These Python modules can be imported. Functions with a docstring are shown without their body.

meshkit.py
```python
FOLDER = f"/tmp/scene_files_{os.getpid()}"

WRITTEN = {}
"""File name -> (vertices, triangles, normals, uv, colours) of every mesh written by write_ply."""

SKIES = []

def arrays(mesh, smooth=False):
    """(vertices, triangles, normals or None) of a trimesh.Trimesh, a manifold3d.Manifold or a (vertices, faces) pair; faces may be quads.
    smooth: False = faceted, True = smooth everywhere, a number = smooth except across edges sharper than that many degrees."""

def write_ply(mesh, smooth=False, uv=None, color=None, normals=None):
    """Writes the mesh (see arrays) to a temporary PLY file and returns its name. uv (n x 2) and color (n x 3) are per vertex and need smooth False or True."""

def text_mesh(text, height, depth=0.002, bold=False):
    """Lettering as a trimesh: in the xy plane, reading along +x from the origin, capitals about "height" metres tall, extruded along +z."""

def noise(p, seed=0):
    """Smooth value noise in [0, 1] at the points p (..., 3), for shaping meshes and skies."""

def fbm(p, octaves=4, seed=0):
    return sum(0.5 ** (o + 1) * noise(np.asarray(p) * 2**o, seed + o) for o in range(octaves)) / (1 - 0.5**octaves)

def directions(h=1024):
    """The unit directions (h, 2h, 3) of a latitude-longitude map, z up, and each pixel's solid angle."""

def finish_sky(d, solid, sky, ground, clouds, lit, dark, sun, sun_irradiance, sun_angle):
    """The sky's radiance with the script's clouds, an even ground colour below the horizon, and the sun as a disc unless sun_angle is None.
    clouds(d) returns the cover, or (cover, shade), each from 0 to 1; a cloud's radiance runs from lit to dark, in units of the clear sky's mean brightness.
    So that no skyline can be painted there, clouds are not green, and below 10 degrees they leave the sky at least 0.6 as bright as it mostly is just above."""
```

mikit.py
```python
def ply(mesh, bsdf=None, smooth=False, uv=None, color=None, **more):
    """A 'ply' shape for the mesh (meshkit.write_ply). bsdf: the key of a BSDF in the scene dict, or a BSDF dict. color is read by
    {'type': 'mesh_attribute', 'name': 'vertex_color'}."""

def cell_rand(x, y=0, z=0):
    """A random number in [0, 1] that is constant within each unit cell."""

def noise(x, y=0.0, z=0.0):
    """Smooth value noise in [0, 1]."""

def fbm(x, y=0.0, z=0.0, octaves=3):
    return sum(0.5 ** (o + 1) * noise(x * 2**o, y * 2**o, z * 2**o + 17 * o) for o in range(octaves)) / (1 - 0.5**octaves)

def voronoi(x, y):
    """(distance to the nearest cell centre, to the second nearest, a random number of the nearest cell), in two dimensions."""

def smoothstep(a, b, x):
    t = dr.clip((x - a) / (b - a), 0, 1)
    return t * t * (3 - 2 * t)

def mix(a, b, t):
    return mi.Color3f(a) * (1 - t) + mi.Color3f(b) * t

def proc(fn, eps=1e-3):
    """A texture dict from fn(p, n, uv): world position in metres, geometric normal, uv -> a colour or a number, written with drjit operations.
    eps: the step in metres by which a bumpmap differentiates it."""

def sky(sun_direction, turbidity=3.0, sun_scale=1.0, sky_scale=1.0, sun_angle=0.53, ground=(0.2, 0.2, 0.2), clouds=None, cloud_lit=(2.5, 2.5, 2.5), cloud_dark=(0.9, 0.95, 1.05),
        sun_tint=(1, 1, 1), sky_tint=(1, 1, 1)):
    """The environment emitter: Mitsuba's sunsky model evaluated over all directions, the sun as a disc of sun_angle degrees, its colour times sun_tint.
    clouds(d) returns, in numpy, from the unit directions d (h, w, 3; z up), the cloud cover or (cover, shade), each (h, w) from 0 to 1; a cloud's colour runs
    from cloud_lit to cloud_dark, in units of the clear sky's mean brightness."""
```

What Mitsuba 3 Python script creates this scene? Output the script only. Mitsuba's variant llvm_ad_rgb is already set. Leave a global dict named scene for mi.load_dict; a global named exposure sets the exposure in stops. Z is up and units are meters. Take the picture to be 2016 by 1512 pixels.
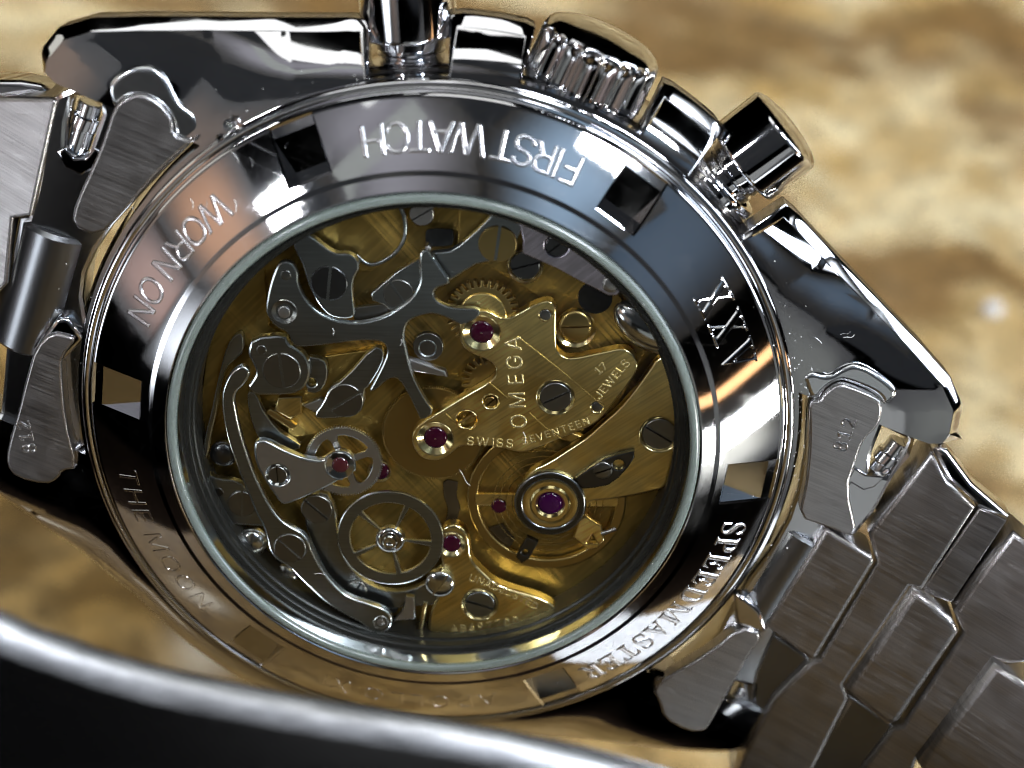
import math, random
import numpy as np, trimesh, manifold3d as m3, mitsuba as mi, drjit as dr
import mikit, meshkit
from mikit import proc, noise, fbm, smoothstep, mix, ply
from shapely.geometry import Polygon, Point, LineString, box
from shapely.geometry.polygon import orient
import shapely
T = mi.ScalarTransform4f
random.seed(7); rng = np.random.default_rng(7)
scene, labels = {}, {}
MM = 0.001
# ------------------------------------------------------------------ frames
# watch frame (millimetres): origin in the centre of the case back's rim, z along the case back's normal.
# R0, t0 pose the watch in front of the lens (x right, y down, z away); the room's z axis is UP there; the table is z = 0.
R0 = np.array([[0.999123, -0.008996, -0.040898], [0.008996, -0.907747, 0.419421], [-0.040898, -0.419421, -0.90687]])
t0 = np.array([-4.0931, 2.4559, 100.0])
UP = np.array([0.05, -0.44, -0.90]); UP /= np.linalg.norm(UP)
XW = np.array([1.0, 0, 0]) - UP * UP[0]; XW /= np.linalg.norm(XW)
YW = np.cross(UP, XW)
M = np.array([XW, YW, UP])                       # lens frame -> room axes
C0 = np.array([0, 0, 190.0])                     # where the lens axis meets the table
A_W = M @ R0; B_W = M @ (t0 - C0)                # room(mm) = A_W p + B_W
def W(v): return (np.asarray(v, float) @ A_W.T + B_W) * MM
def room(c): return (M @ (np.asarray(c, float) - C0)) * MM
cam_o, cam_t, cam_u = room([0, 0, 0]), room([0, 0, 100]), room([0, -1, 0]) - room([0, 0, 0])
scene['camera'] = {'type': 'thinlens', 'fov': 2 * math.degrees(math.atan(1008 / 3689.1)), 'fov_axis': 'x', 'aperture_radius': 1.15 * MM,
                   'focus_distance': 99.5 * MM, 'near_clip': 0.005, 'far_clip': 10.0,
                   'to_world': T().look_at(origin=cam_o.tolist(), target=cam_t.tolist(), up=cam_u.tolist())}
exposure = 0.32
# ------------------------------------------------------------------ lamps, and dim tinted panels added for the steel's reflections (all out of frame, 0.5 to 1 m from the watch)
WC = W([0, 0, 0])
def soft_light(rgb):
    return lambda p, n, uv: mi.Color3f(*rgb) * smoothstep(0.0, 0.42, dr.minimum(uv.x, 1.0 - uv.x)) * smoothstep(0.0, 0.42, dr.minimum(uv.y, 1.0 - uv.y))
def light_panel(d, dist, w, h, rgb, roll=0.0, soft=False):
    """a rectangular lamp seen from the watch in direction d (right, up, towards the lens), facing it; soft: a diffuser that dims towards its edges"""
    d = np.array([d[0], -d[1], -d[2]], float); d /= np.linalg.norm(d); d = M @ d
    c = WC + d * dist
    a = np.cross([0, 0, 1.0], d); a /= np.linalg.norm(a); b = np.cross(d, a)
    a, b = a * math.cos(roll) + b * math.sin(roll), b * math.cos(roll) - a * math.sin(roll)
    v = np.array([c - a*w/2 - b*h/2, c + a*w/2 - b*h/2, c + a*w/2 + b*h/2, c - a*w/2 + b*h/2])
    f = np.array([[0, 2, 1], [0, 3, 2]])
    name = 'room_lamp' + ('' if 'room_lamp' not in scene else '_%03d' % sum(k.startswith('room_lamp') for k in scene))  # unseen emitters; the dim ones are added only to tint reflections
    scene[name] = ply(trimesh.Trimesh(v, f, process=False), 'panel_grey', uv=np.array([[0, 0], [1, 0], [1, 1], [0, 1.0]]),
                      emitter={'type': 'area', 'radiance': proc(soft_light(rgb)) if soft else {'type': 'rgb', 'value': list(rgb)}})
    labels[name] = {'kind': 'structure'}
light_panel((-0.57, 0.03, 0.82), 0.70, 0.055, 0.10, (55, 57, 62))
light_panel((0.50, 0.20, 0.84), 0.75, 0.15, 0.20, (34, 36, 40))
light_panel((0.27, 0.49, 0.83), 0.80, 0.17, 0.14, (26, 27, 29), 0, True)
light_panel((-0.10, 0.62, 0.78), 0.80, 0.62, 0.26, (1.1, 1.1, 1.08))
light_panel((0.71, 0.42, 0.56), 0.80, 0.22, 0.22, (3.4, 3.7, 4.1), 0, True)
light_panel((0.762, -0.555, 0.32), 0.70, 0.24, 0.055, (40, 40, 38))
light_panel((0.94, 0.20, 0.24), 0.80, 0.24, 0.46, (4.6, 5.1, 5.8))
light_panel((-0.89, 0.30, 0.32), 0.80, 0.30, 0.30, (0.5, 0.48, 0.42))  # dim panel added for grey on the upper-left bevel
light_panel((-0.25, 0.20, 0.945), 0.90, 0.60, 0.46, (0.21, 0.205, 0.235), 0, True)  # dim panel added for the grey reflection at the ring's top
light_panel((-0.27, 0.19, 0.94), 0.86, 0.07, 0.30, (0.22, 0.235, 0.225))  # lighter strip added within that grey reflection
light_panel((0.33, 0.09, 0.94), 0.90, 0.42, 0.50, (0.24, 0.36, 0.50), 0, True)  # bluish panel added for the ring's blue-grey reflection
light_panel((-0.74, -0.03, 0.67), 0.70, 0.40, 0.24, (0.42, 0.20, 0.09), 0, True)  # warm panel standing in for skin mirrored in the ring
light_panel((-0.87, -0.20, 0.45), 0.72, 0.36, 0.22, (0.30, 0.175, 0.14), 0, True)  # second warm panel, added for the brown-pink reflection at left
light_panel((0.785, -0.455, 0.43), 0.72, 0.20, 0.025, (2.0, 1.0, 0.4))
light_panel((0.73, -0.62, 0.29), 0.72, 0.24, 0.16, (0.8, 0.8, 0.72), 0, True)  # dim cream panel added for the gradient beside the highlight
light_panel((0.09, -0.775, 0.62), 0.90, 0.50, 0.21, (0.17, 0.175, 0.17))  # dim panel added to grey the flat levers and right lug
light_panel((0.23, -0.845, 0.48), 0.95, 0.26, 0.14, (1.6, 1.7, 1.8))  # added for a sheen on the brushed faces
light_panel((-0.75, -0.42, 0.52), 0.70, 0.26, 0.24, (5.2, 5.5, 6.0), 0, True)  # added to brighten the brushed left link
light_panel((0.42, -0.68, 0.58), 0.90, 0.46, 0.34, (0.085, 0.09, 0.08), 0, True)  # dim panel added to lift the upper-right lug
light_panel((-0.53, -0.43, 0.72), 0.95, 0.50, 0.42, (0.13, 0.080, 0.050), 0, True)  # dim brown panel added to warm the upper-left flank
light_panel((0.62, -0.10, 0.78), 1.00, 0.80, 0.60, (0.045, 0.075, 0.115), 0, True)  # navy panel added to lift the ring's black reflections
light_panel((0.05, 0.05, 1.00), 1.40, 2.2, 2.2, (0.014, 0.016, 0.019))  # large faint fill panel added so reflections are not black
# ------------------------------------------------------------------ materials
AI = A_W.T / MM; BI = A_W.T @ B_W
def local(p):
    """room point -> watch frame, millimetres"""
    return [mi.Float(p.x * float(AI[k, 0]) + p.y * float(AI[k, 1]) + p.z * float(AI[k, 2]) - float(BI[k])) for k in range(3)]
AX = math.radians(-23.6); CU, SU = math.cos(AX), math.sin(AX)
def strap(p):
    x, y, z = local(p)
    return x * CU + y * SU, -x * SU + y * CU, z
def UV(u, v): return np.array([u * CU - v * SU, u * SU + v * CU])
def metal(name, rgb, rough, spec=0.5, bump=None, scale=0.0, eps=2e-5):
    b = {'type': 'principled', 'base_color': {'type': 'rgb', 'value': list(rgb)} if not isinstance(rgb, dict) else rgb, 'metallic': 1.0, 'roughness': rough, 'specular': spec}
    if bump is not None:
        b = {'type': 'bumpmap', 'arbitrary': proc(bump, eps), 'scale': scale, 'bsdf': b}
    scene[name] = {'type': 'twosided', 'bsdf': b}
def plain(name, rgb, rough=0.5, **k):
    scene[name] = {'type': 'twosided', 'bsdf': {'type': 'principled', 'base_color': {'type': 'rgb', 'value': list(rgb)}, 'roughness': rough, **k}}
def smudge(p, n, uv):
    x, y, z = local(p)
    a = smoothstep(0.50, 0.85, fbm(x * 0.5 + 3, y * 0.5, z * 0.5, 4)); b = smoothstep(0.80, 0.9, noise(x * 6.0, y * 6.0, z * 6.0))
    h1 = 1.0 - smoothstep(0.0, 0.010, dr.abs(noise(x * 0.32 + y * 0.9, (y - 0.5 * x) * 0.16, 11.0) - 0.5)); h2 = 1.0 - smoothstep(0.0, 0.008, dr.abs(noise((x - 0.7 * y) * 0.85, (y + 0.6 * x) * 0.14, 23.0) - 0.45))
    return 0.045 + 0.07 * a + 0.02 * b + 0.07 * (h1 + h2) * noise(x * 0.7, y * 0.7, 31.0)
def brush_u(p, n, uv):
    u, v, z = strap(p)
    return 0.3 * noise(v * 16.0, u * 0.4, 0.0) + 0.7 * noise(v * 34.0 + 5, u * 0.7, 0.0)
def brush_rough(p, n, uv):
    u, v, z = strap(p)
    return 0.24 + 0.10 * noise(v * 16.0, u * 0.4, 0.0) + 0.06 * noise(u * 1.2, v * 1.2, 4.0)
def brush_col(p, n, uv):
    u, v, z = strap(p)
    k = 0.33 + 0.13 * noise(v * 26.0, u * 0.5, 0.0) + 0.06 * noise(v * 3.0 + 9, u * 0.6, 2.0)
    return mi.Color3f(k, k * 0.97, k * 0.95)
def gold_col(p, n, uv):
    x, y, z = local(p)
    s = x * 0.82 + y * 0.57; w = x * -0.57 + y * 0.82
    gl = smoothstep(0.55, 0.85, noise(s * 0.8 + 2, w * 0.5, 6.0)) * noise(s * 0.6, w * 13.0, 9.0)  # brushed sheen painted in as lighter gold streaks
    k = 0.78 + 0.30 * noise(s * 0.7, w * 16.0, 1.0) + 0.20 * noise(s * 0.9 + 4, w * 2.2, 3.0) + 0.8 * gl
    return mi.Color3f(0.80 * k, 0.62 * k, 0.245 * k)
def gold_rough(p, n, uv):
    x, y, z = local(p)
    return 0.18 + 0.16 * noise(x * 1.3, y * 1.3, z) + 0.05 * noise(x * 9, y * 9, z)
def base_col(p, n, uv):
    x, y, z = local(p)
    s = x * 0.64 - y * 0.77; w = x * 0.77 + y * 0.64
    gl = smoothstep(0.62, 0.85, noise(s * 0.45 + 3, w * 0.75 + 1, 2.0)) * noise(s * 0.5, w * 11.0, 4.0)  # glints of sheen painted into the plate's colour
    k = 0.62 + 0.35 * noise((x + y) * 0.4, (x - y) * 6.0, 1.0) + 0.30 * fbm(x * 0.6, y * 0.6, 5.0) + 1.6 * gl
    return mi.Color3f(0.38 * k, 0.255 * k, 0.072 * k)
def lever_col(p, n, uv):
    x, y, z = local(p)
    k = 0.44 + 0.13 * noise(x * 0.8, y * 14.0, z * 3) + 0.10 * fbm(x * 0.9, y * 0.9, z)
    return mi.Color3f(0.50 * k, 0.535 * k, 0.55 * k)
def clasp_col(p, n, uv):
    x, y, z = local(p)
    k = 0.07 + 0.40 * fbm(x * 0.45, y * 0.45 + 3, z * 1.5, 3) + 0.16 * noise(x * 0.5, y * 5.0, z * 9.0)
    return mi.Color3f(k * 0.98, k * 0.99, k)
def violet_col(p, n, uv):
    x, y, z = local(p)
    w = x * 0.77 + y * 0.64; s = x * -0.64 + y * 0.77
    k = 0.55 + 0.4 * noise(w * 1.2, s * 13.0, 1.0) * noise(w * 0.8, s * 5.0, 4.0)
    return mi.Color3f(k * 0.93, k * 0.84, k * 0.98)
metal('steel_polished', (0.74, 0.745, 0.76), proc(smudge))
metal('steel_mirror', (0.70, 0.71, 0.72), 0.12)
metal('steel_brushed', proc(brush_col), proc(brush_rough), bump=brush_u, scale=1.0e-5)
metal('steel_lever', proc(lever_col), 0.27)
metal('steel_screw', (0.24, 0.235, 0.225), 0.28)
metal('steel_satin', (0.24, 0.25, 0.26), 0.28)
metal('gold_letter', (1.0, 0.86, 0.50), 0.38)
plain('pit_brown', (0.022, 0.013, 0.004), 0.6, specular=0.2)
metal('steel_edge', (0.72, 0.75, 0.76), 0.20)
metal('steel_edge_dark', (0.32, 0.33, 0.34), 0.18)
metal('steel_pale', (0.50, 0.485, 0.49), 0.34)
metal('gold_bridge', proc(gold_col), proc(gold_rough))
metal('gold_polished', (0.93, 0.76, 0.38), 0.16)
metal('brass_base', proc(base_col), 0.42)
metal('brass_wheel', (0.46, 0.33, 0.125), 0.28)
metal('steel_dark', (0.10, 0.10, 0.105), 0.25)
metal('steel_letter', (0.80, 0.81, 0.83), 0.24)
metal('steel_clasp', (0.50, 0.50, 0.52), 0.16)
metal('steel_clasp_edge', proc(clasp_col), 0.34)
metal('steel_violet', proc(violet_col), 0.30)
plain('jewel_dark', (0.05, 0.008, 0.012), 0.08, specular=0.9)
plain('ruby_violet', (0.026, 0.001, 0.028), 0.06, specular=0.5)
plain('dark_rim', (0.014, 0.014, 0.013), 0.3, specular=0.3)
plain('floor_dark', (0.17, 0.105, 0.07), 0.8, specular=0.1)
plain('black_void', (0.008, 0.008, 0.008), 0.6, specular=0.1)
plain('panel_grey', (0.2, 0.2, 0.2), 0.6)
plain('gasket_grey_green', (0.15, 0.18, 0.162), 0.16, specular=1.0)
plain('ruby', (0.026, 0.001, 0.009), 0.06, specular=0.5)
plain('dust_white', (0.8, 0.8, 0.78), 0.6)
plain('paper_white', (0.86, 0.86, 0.84), 0.7)
scene['sapphire_clear'] = {'type': 'thindielectric', 'int_ior': 1.12, 'specular_transmittance': {'type': 'rgb', 'value': [0.86, 0.88, 0.86]}}
scene['water_clear'] = {'type': 'dielectric', 'int_ior': 1.33}
def table_col(p, n, uv):
    x = p.x * 1000.0; y = p.y * 1000.0
    wx = x + 9.0 * noise(x * 0.05, y * 0.05, 3.0); wy = y + 0.16 * x + 5.0 * noise(x * 0.08, y * 0.08, 8.0)
    a = fbm(wx * 0.045 + 40.0, wy * 0.13 + 12.0, 0.0, 4)
    b = fbm(wx * 0.10 + 7.0, wy * 0.24 + 3.0, 2.0, 4)
    g = fbm(wx * 0.22 + 1.0, wy * 0.42 + 6.0, 7.0, 4)
    d = fbm(x * 0.03 + 0.6, y * 0.03 + 3.1, 5.0, 3) - 0.010 * (x * 0.8 + y) - 0.12  # shade towards lower left painted into the stone as brown
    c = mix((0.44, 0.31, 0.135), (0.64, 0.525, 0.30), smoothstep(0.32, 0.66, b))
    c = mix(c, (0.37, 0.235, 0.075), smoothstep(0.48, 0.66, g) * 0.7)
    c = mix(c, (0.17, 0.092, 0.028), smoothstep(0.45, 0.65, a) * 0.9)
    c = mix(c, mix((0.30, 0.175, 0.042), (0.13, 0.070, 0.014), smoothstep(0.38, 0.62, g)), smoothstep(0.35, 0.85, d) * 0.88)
    c = mix(c, (0.055, 0.031, 0.008), smoothstep(1.0, 1.9, d) * 0.75)  # deepest part of the same painted shade
    q = dr.exp(-(dr.square(x + 29.0) + dr.square(y + 28.5)) / 9.0) + dr.exp(-(dr.square(x + 88.0) + dr.square(y + 119.0)) / 60.0)  # two pale spots: glare painted into the table colour
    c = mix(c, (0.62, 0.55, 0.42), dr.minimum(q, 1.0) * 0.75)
    f = fbm(wx * 0.35 + 3.0, wy * 0.7, 1.0, 3); h = fbm(x * 1.1, y * 1.6, 4.0, 3)
    return c * (0.30 + 0.76 * f + 0.72 * h)
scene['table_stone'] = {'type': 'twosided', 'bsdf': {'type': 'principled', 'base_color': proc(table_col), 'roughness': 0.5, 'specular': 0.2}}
# ------------------------------------------------------------------ mesh helpers (all in watch-frame millimetres)
count = {}
def key(name):
    n = count.get(name, 0); count[name] = n + 1
    return name if n == 0 else f'{name}_{n:03d}'
def put(name, mesh, bsdf, smooth=30, label=None, normals=None):
    k = key(name)
    if hasattr(mesh, 'to_mesh'):
        q = mesh.to_mesh(); mesh = (np.array(q.vert_properties[:, :3]), np.array(q.tri_verts))
    if isinstance(mesh, trimesh.Trimesh): mesh = (np.array(mesh.vertices), np.array(mesh.faces))
    v, f = mesh
    if normals is not None:
        path = meshkit.write_ply(trimesh.Trimesh(W(v), f, process=False), normals=np.asarray(normals) @ A_W.T)
        scene[k] = {'type': 'ply', 'filename': path, 'face_normals': False, 'bsdf': {'type': 'ref', 'id': bsdf}}
    else:
        scene[k] = ply(trimesh.Trimesh(W(v), f, process=False), bsdf, smooth=smooth)
    if label: labels[k] = {'label': label}
    return k
def join(parts):
    vs, fs, n = [], [], 0
    for v, f in parts:
        vs.append(np.asarray(v, float)); fs.append(np.asarray(f, int) + n); n += len(v)
    return np.vstack(vs), np.vstack(fs)
def chaikin(p, it=2, closed=True):
    p = np.asarray(p, float)
    for _ in range(it):
        q = np.roll(p, -1, axis=0) if closed else p[1:]
        a = p if closed else p[:-1]
        r = np.empty((2 * len(a), 2)); r[0::2] = 0.75 * a + 0.25 * q; r[1::2] = 0.25 * a + 0.75 * q
        p = r if closed else np.vstack([p[:1], r, p[-1:]])
    return p
def circle(cx, cy, r, n=48):
    a = np.arange(n) * 2 * math.pi / n
    return np.c_[cx + r * np.cos(a), cy + r * np.sin(a)]
def inset(p, b):
    """ring moved b to its left (inwards for a counter-clockwise outline), same vertex count"""
    d = np.roll(p, -1, axis=0) - p; d /= np.linalg.norm(d, axis=1, keepdims=True) + 1e-12
    nl = np.c_[-d[:, 1], d[:, 0]]; n0 = np.roll(nl, 1, axis=0)
    m = n0 + nl; s = (m * nl).sum(1, keepdims=True)
    return p + b * m / np.maximum(s, 0.45)
def tri(poly):
    v, f = trimesh.creation.triangulate_polygon(poly, engine='earcut'); return np.asarray(v), np.asarray(f)
def rings(poly):
    poly = orient(poly, 1.0)
    return [np.array(r.coords)[:-1] for r in (poly.exterior, *poly.interiors)]
def slab(poly, t, b, steps=1, split=False):
    """plate with its top at z = 0, thickness t, rounded or chamfered upper edge b; split: (edge, top face)"""
    out, face = [], []
    if poly.geom_type != 'Polygon':
        return join([slab(g, t, b, steps) for g in poly.geoms])
    tops = []
    for r in rings(poly):
        lev = [(r, -t)] + [(inset(r, b * (1 - math.cos(math.pi / 2 * k / steps))) if k else r, -b + b * math.sin(math.pi / 2 * k / steps)) for k in range(steps + 1)]
        n = len(r); i = np.arange(n); j = (i + 1) % n
        v = np.vstack([np.c_[q, np.full(n, z)] for q, z in lev]); f = []
        for k in range(len(lev) - 1):
            a, c = k * n, (k + 1) * n
            f += [np.c_[a + i, a + j, c + j], np.c_[a + i, c + j, c + i]]
        out.append((v, np.vstack(f))); tops.append(lev[-1][0])
    top = Polygon(tops[0], tops[1:])
    if not top.is_valid: top = top.buffer(0)
    for g in getattr(top, 'geoms', [top]):
        if g.area > 1e-6:
            v, f = tri(g); w = np.c_[v, np.zeros(len(v))]
            if len(f) and np.cross(w[f[0, 1]] - w[f[0, 0]], w[f[0, 2]] - w[f[0, 0]])[2] < 0: f = f[:, ::-1]
            face.append((w, f))
    return (join(out), join(face)) if split else join(out + face)
EDGE = {'steel_lever': 'steel_edge', 'steel_pale': 'steel_edge', 'gold_bridge': 'gold_polished', 'steel_dark': 'steel_edge_dark'}
def plate(name, pts, z, t, bsdf, b=0.07, round_=0, holes=(), steps=2, smooth=35, label=None, edge=None):
    """pts: outline, holes: list of (x, y, r) or outlines; z: height of the top, or (height, slope along the strap)"""
    p = chaikin(pts, round_) if round_ else np.asarray(pts, float)
    poly = Polygon(p).buffer(0)
    if poly.geom_type != 'Polygon': poly = max(poly.geoms, key=lambda g: g.area)
    for h in holes:
        poly = poly.difference(Polygon(circle(*h)) if len(h) == 3 and np.ndim(h[0]) == 0 else Polygon(h))
    if poly.geom_type != 'Polygon': poly = max(poly.geoms, key=lambda g: g.area)
    e, (v, f) = slab(poly, t, b, steps, True)
    for q in (v, e[0]): q[:, 2] += z if not isinstance(z, tuple) else z[0] + z[1] * (q[:, 0] * CU + q[:, 1] * SU)
    edge = edge or EDGE.get(bsdf, bsdf)
    if edge == bsdf or name.count('__') > 1: return put(name, join([e, (v, f)]), bsdf, smooth, label)
    k = put(name, (v, f), bsdf, smooth, label)
    put(k + '__edge', e, edge, smooth)
    return k
def lathe(profile, n=64, cx=0.0, cy=0.0):
    p = np.asarray(profile, float); a = np.arange(n) * 2 * math.pi / n
    v = np.stack([cx + p[:, None, 0] * np.cos(a), cy + p[:, None, 0] * np.sin(a), np.broadcast_to(p[:, None, 1], (len(p), n))], -1).reshape(-1, 3)
    i, j = np.meshgrid(np.arange(len(p) - 1), np.arange(n), indexing='ij'); k = (j + 1) % n
    a_, b_, c_, d_ = i * n + j, i * n + k, (i + 1) * n + k, (i + 1) * n + j
    return v, np.vstack([np.stack([a_, b_, c_], -1).reshape(-1, 3), np.stack([a_, c_, d_], -1).reshape(-1, 3)])
def turned(v, f):
    """smooth normals round the z axis, flat across the profile: (v, f, normals) with split vertices"""
    t = v[f]; fn = np.cross(t[:, 1] - t[:, 0], t[:, 2] - t[:, 0]); L = np.linalg.norm(fn, axis=1)
    ok = L > 1e-10; t, fn = t[ok], fn[ok] / L[ok][:, None]
    c = t.mean(1); a = np.arctan2(c[:, 1], c[:, 0])
    nr = fn[:, 0] * np.cos(a) + fn[:, 1] * np.sin(a); nt = -fn[:, 0] * np.sin(a) + fn[:, 1] * np.cos(a)
    A = np.arctan2(t[..., 1], t[..., 0])
    n = np.stack([nr[:, None] * np.cos(A), nr[:, None] * np.sin(A), np.broadcast_to(fn[:, None, 2], A.shape)], -1)
    n = np.where((np.abs(nt) < 0.03)[:, None, None], n, fn[:, None, :])
    n /= np.linalg.norm(n, axis=2, keepdims=True)
    return t.reshape(-1, 3), np.arange(3 * len(t)).reshape(-1, 3), n.reshape(-1, 3)
def to_manifold(v, f): return m3.Manifold(m3.Mesh(np.asarray(v, np.float32), np.asarray(f, np.uint32)))
def screw(name, cx, cy, z, r, ang, bsdf='steel_screw', dome=0.0, slot=0.16, depth=0.18, h=0.35, label=None):
    """slotted screw head, slot direction ang in degrees"""
    b = min(0.06, r * 0.12)
    prof = [(0, -h), (r, -h), (r, -b), (r - b * 0.4, -b * 0.35), (r - b, 0)]
    if dome: prof += [(r * math.cos(q) * 0.93, dome * math.sin(q)) for q in np.linspace(0.25, 1.45, 7)]
    prof += [(0, dome)]
    m = m3.Manifold.revolve(m3.CrossSection([np.array(prof)]), 40)
    w = max(0.09, r * slot)
    cut = m3.Manifold.cube([2.6 * r, w, 1.0], True).translate([0, 0, dome + 0.5 - depth]).rotate([0, 0, ang])
    return put(name, (m - cut).translate([cx, cy, z]), bsdf, 30, label)
def disc(name, cx, cy, z, r, bsdf, h=0.2, b=0.05, dome=0.0, label=None):
    prof = [(r, -h), (r, -b), (r - b * 0.35, -b * 0.3), (r - b, 0)]
    if dome: prof += [((r - b) * math.cos(q), dome * math.sin(q)) for q in np.linspace(0.2, 1.4, 6)]
    prof += [(1e-4, dome)]
    return put(name, shift(lathe(prof, 40, cx, cy), z), bsdf, 40, label)
def shift(vf, z):
    v, f = vf; v = v.copy(); v[:, 2] += z; return v, f
def cup(name, cx, cy, z, r0, r1, bsdf, drop=0.12, label=None):
    """bright countersink ring from r1 at the top down to r0"""
    return put(name, shift(lathe([(r1 + 0.03, -0.02), (r1, 0.012), (r0, -drop), (r0, -drop - 0.1)], 40, cx, cy), z), bsdf, 40, label)
def meshtube(p, r, n):
    t = np.gradient(p, axis=0); t /= np.linalg.norm(t, axis=1, keepdims=True)
    a = np.cross(t, [0.0, 0, 1]); la = np.linalg.norm(a, axis=1, keepdims=True); a = np.where(la > 1e-6, a / np.maximum(la, 1e-9), [1.0, 0, 0]); b = np.cross(t, a)
    w = np.arange(n) * 2 * math.pi / n
    v = (p[:, None] + r * (np.cos(w)[None, :, None] * a[:, None] + np.sin(w)[None, :, None] * b[:, None])).reshape(-1, 3)
    i, j = np.meshgrid(np.arange(len(p) - 1), np.arange(n), indexing='ij'); k = (j + 1) % n
    return v, np.vstack([np.stack([i*n+j, (i+1)*n+k, i*n+k], -1).reshape(-1, 3), np.stack([i*n+j, (i+1)*n+j, (i+1)*n+k], -1).reshape(-1, 3)])
def gear_outline(cx, cy, ro, ri, n, duty=0.5, ph=0.0):
    p = []
    for k in range(n):
        a = ph + 2 * math.pi * k / n; s = 2 * math.pi / n
        for fr, r in ((0.0, ri), (0.5 - duty * 0.5, ri), (0.5 - duty * 0.28, ro), (0.5 + duty * 0.28, ro), (0.5 + duty * 0.5, ri)):
            p.append((cx + r * math.cos(a + fr * s), cy + r * math.sin(a + fr * s)))
    return np.array(p)
def axial(profile, n, az, r0, z, phase=0.0):
    """lathe about an axis lying in the case plane, pointing outwards at azimuth az from radius r0; profile = (radius, along)"""
    v, f = lathe(profile, n)
    ca, sa = math.cos(az), math.sin(az); s = v[:, 2] + r0
    return np.c_[s * ca - v[:, 0] * sa, s * sa + v[:, 0] * ca, z + v[:, 1]], f
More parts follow.
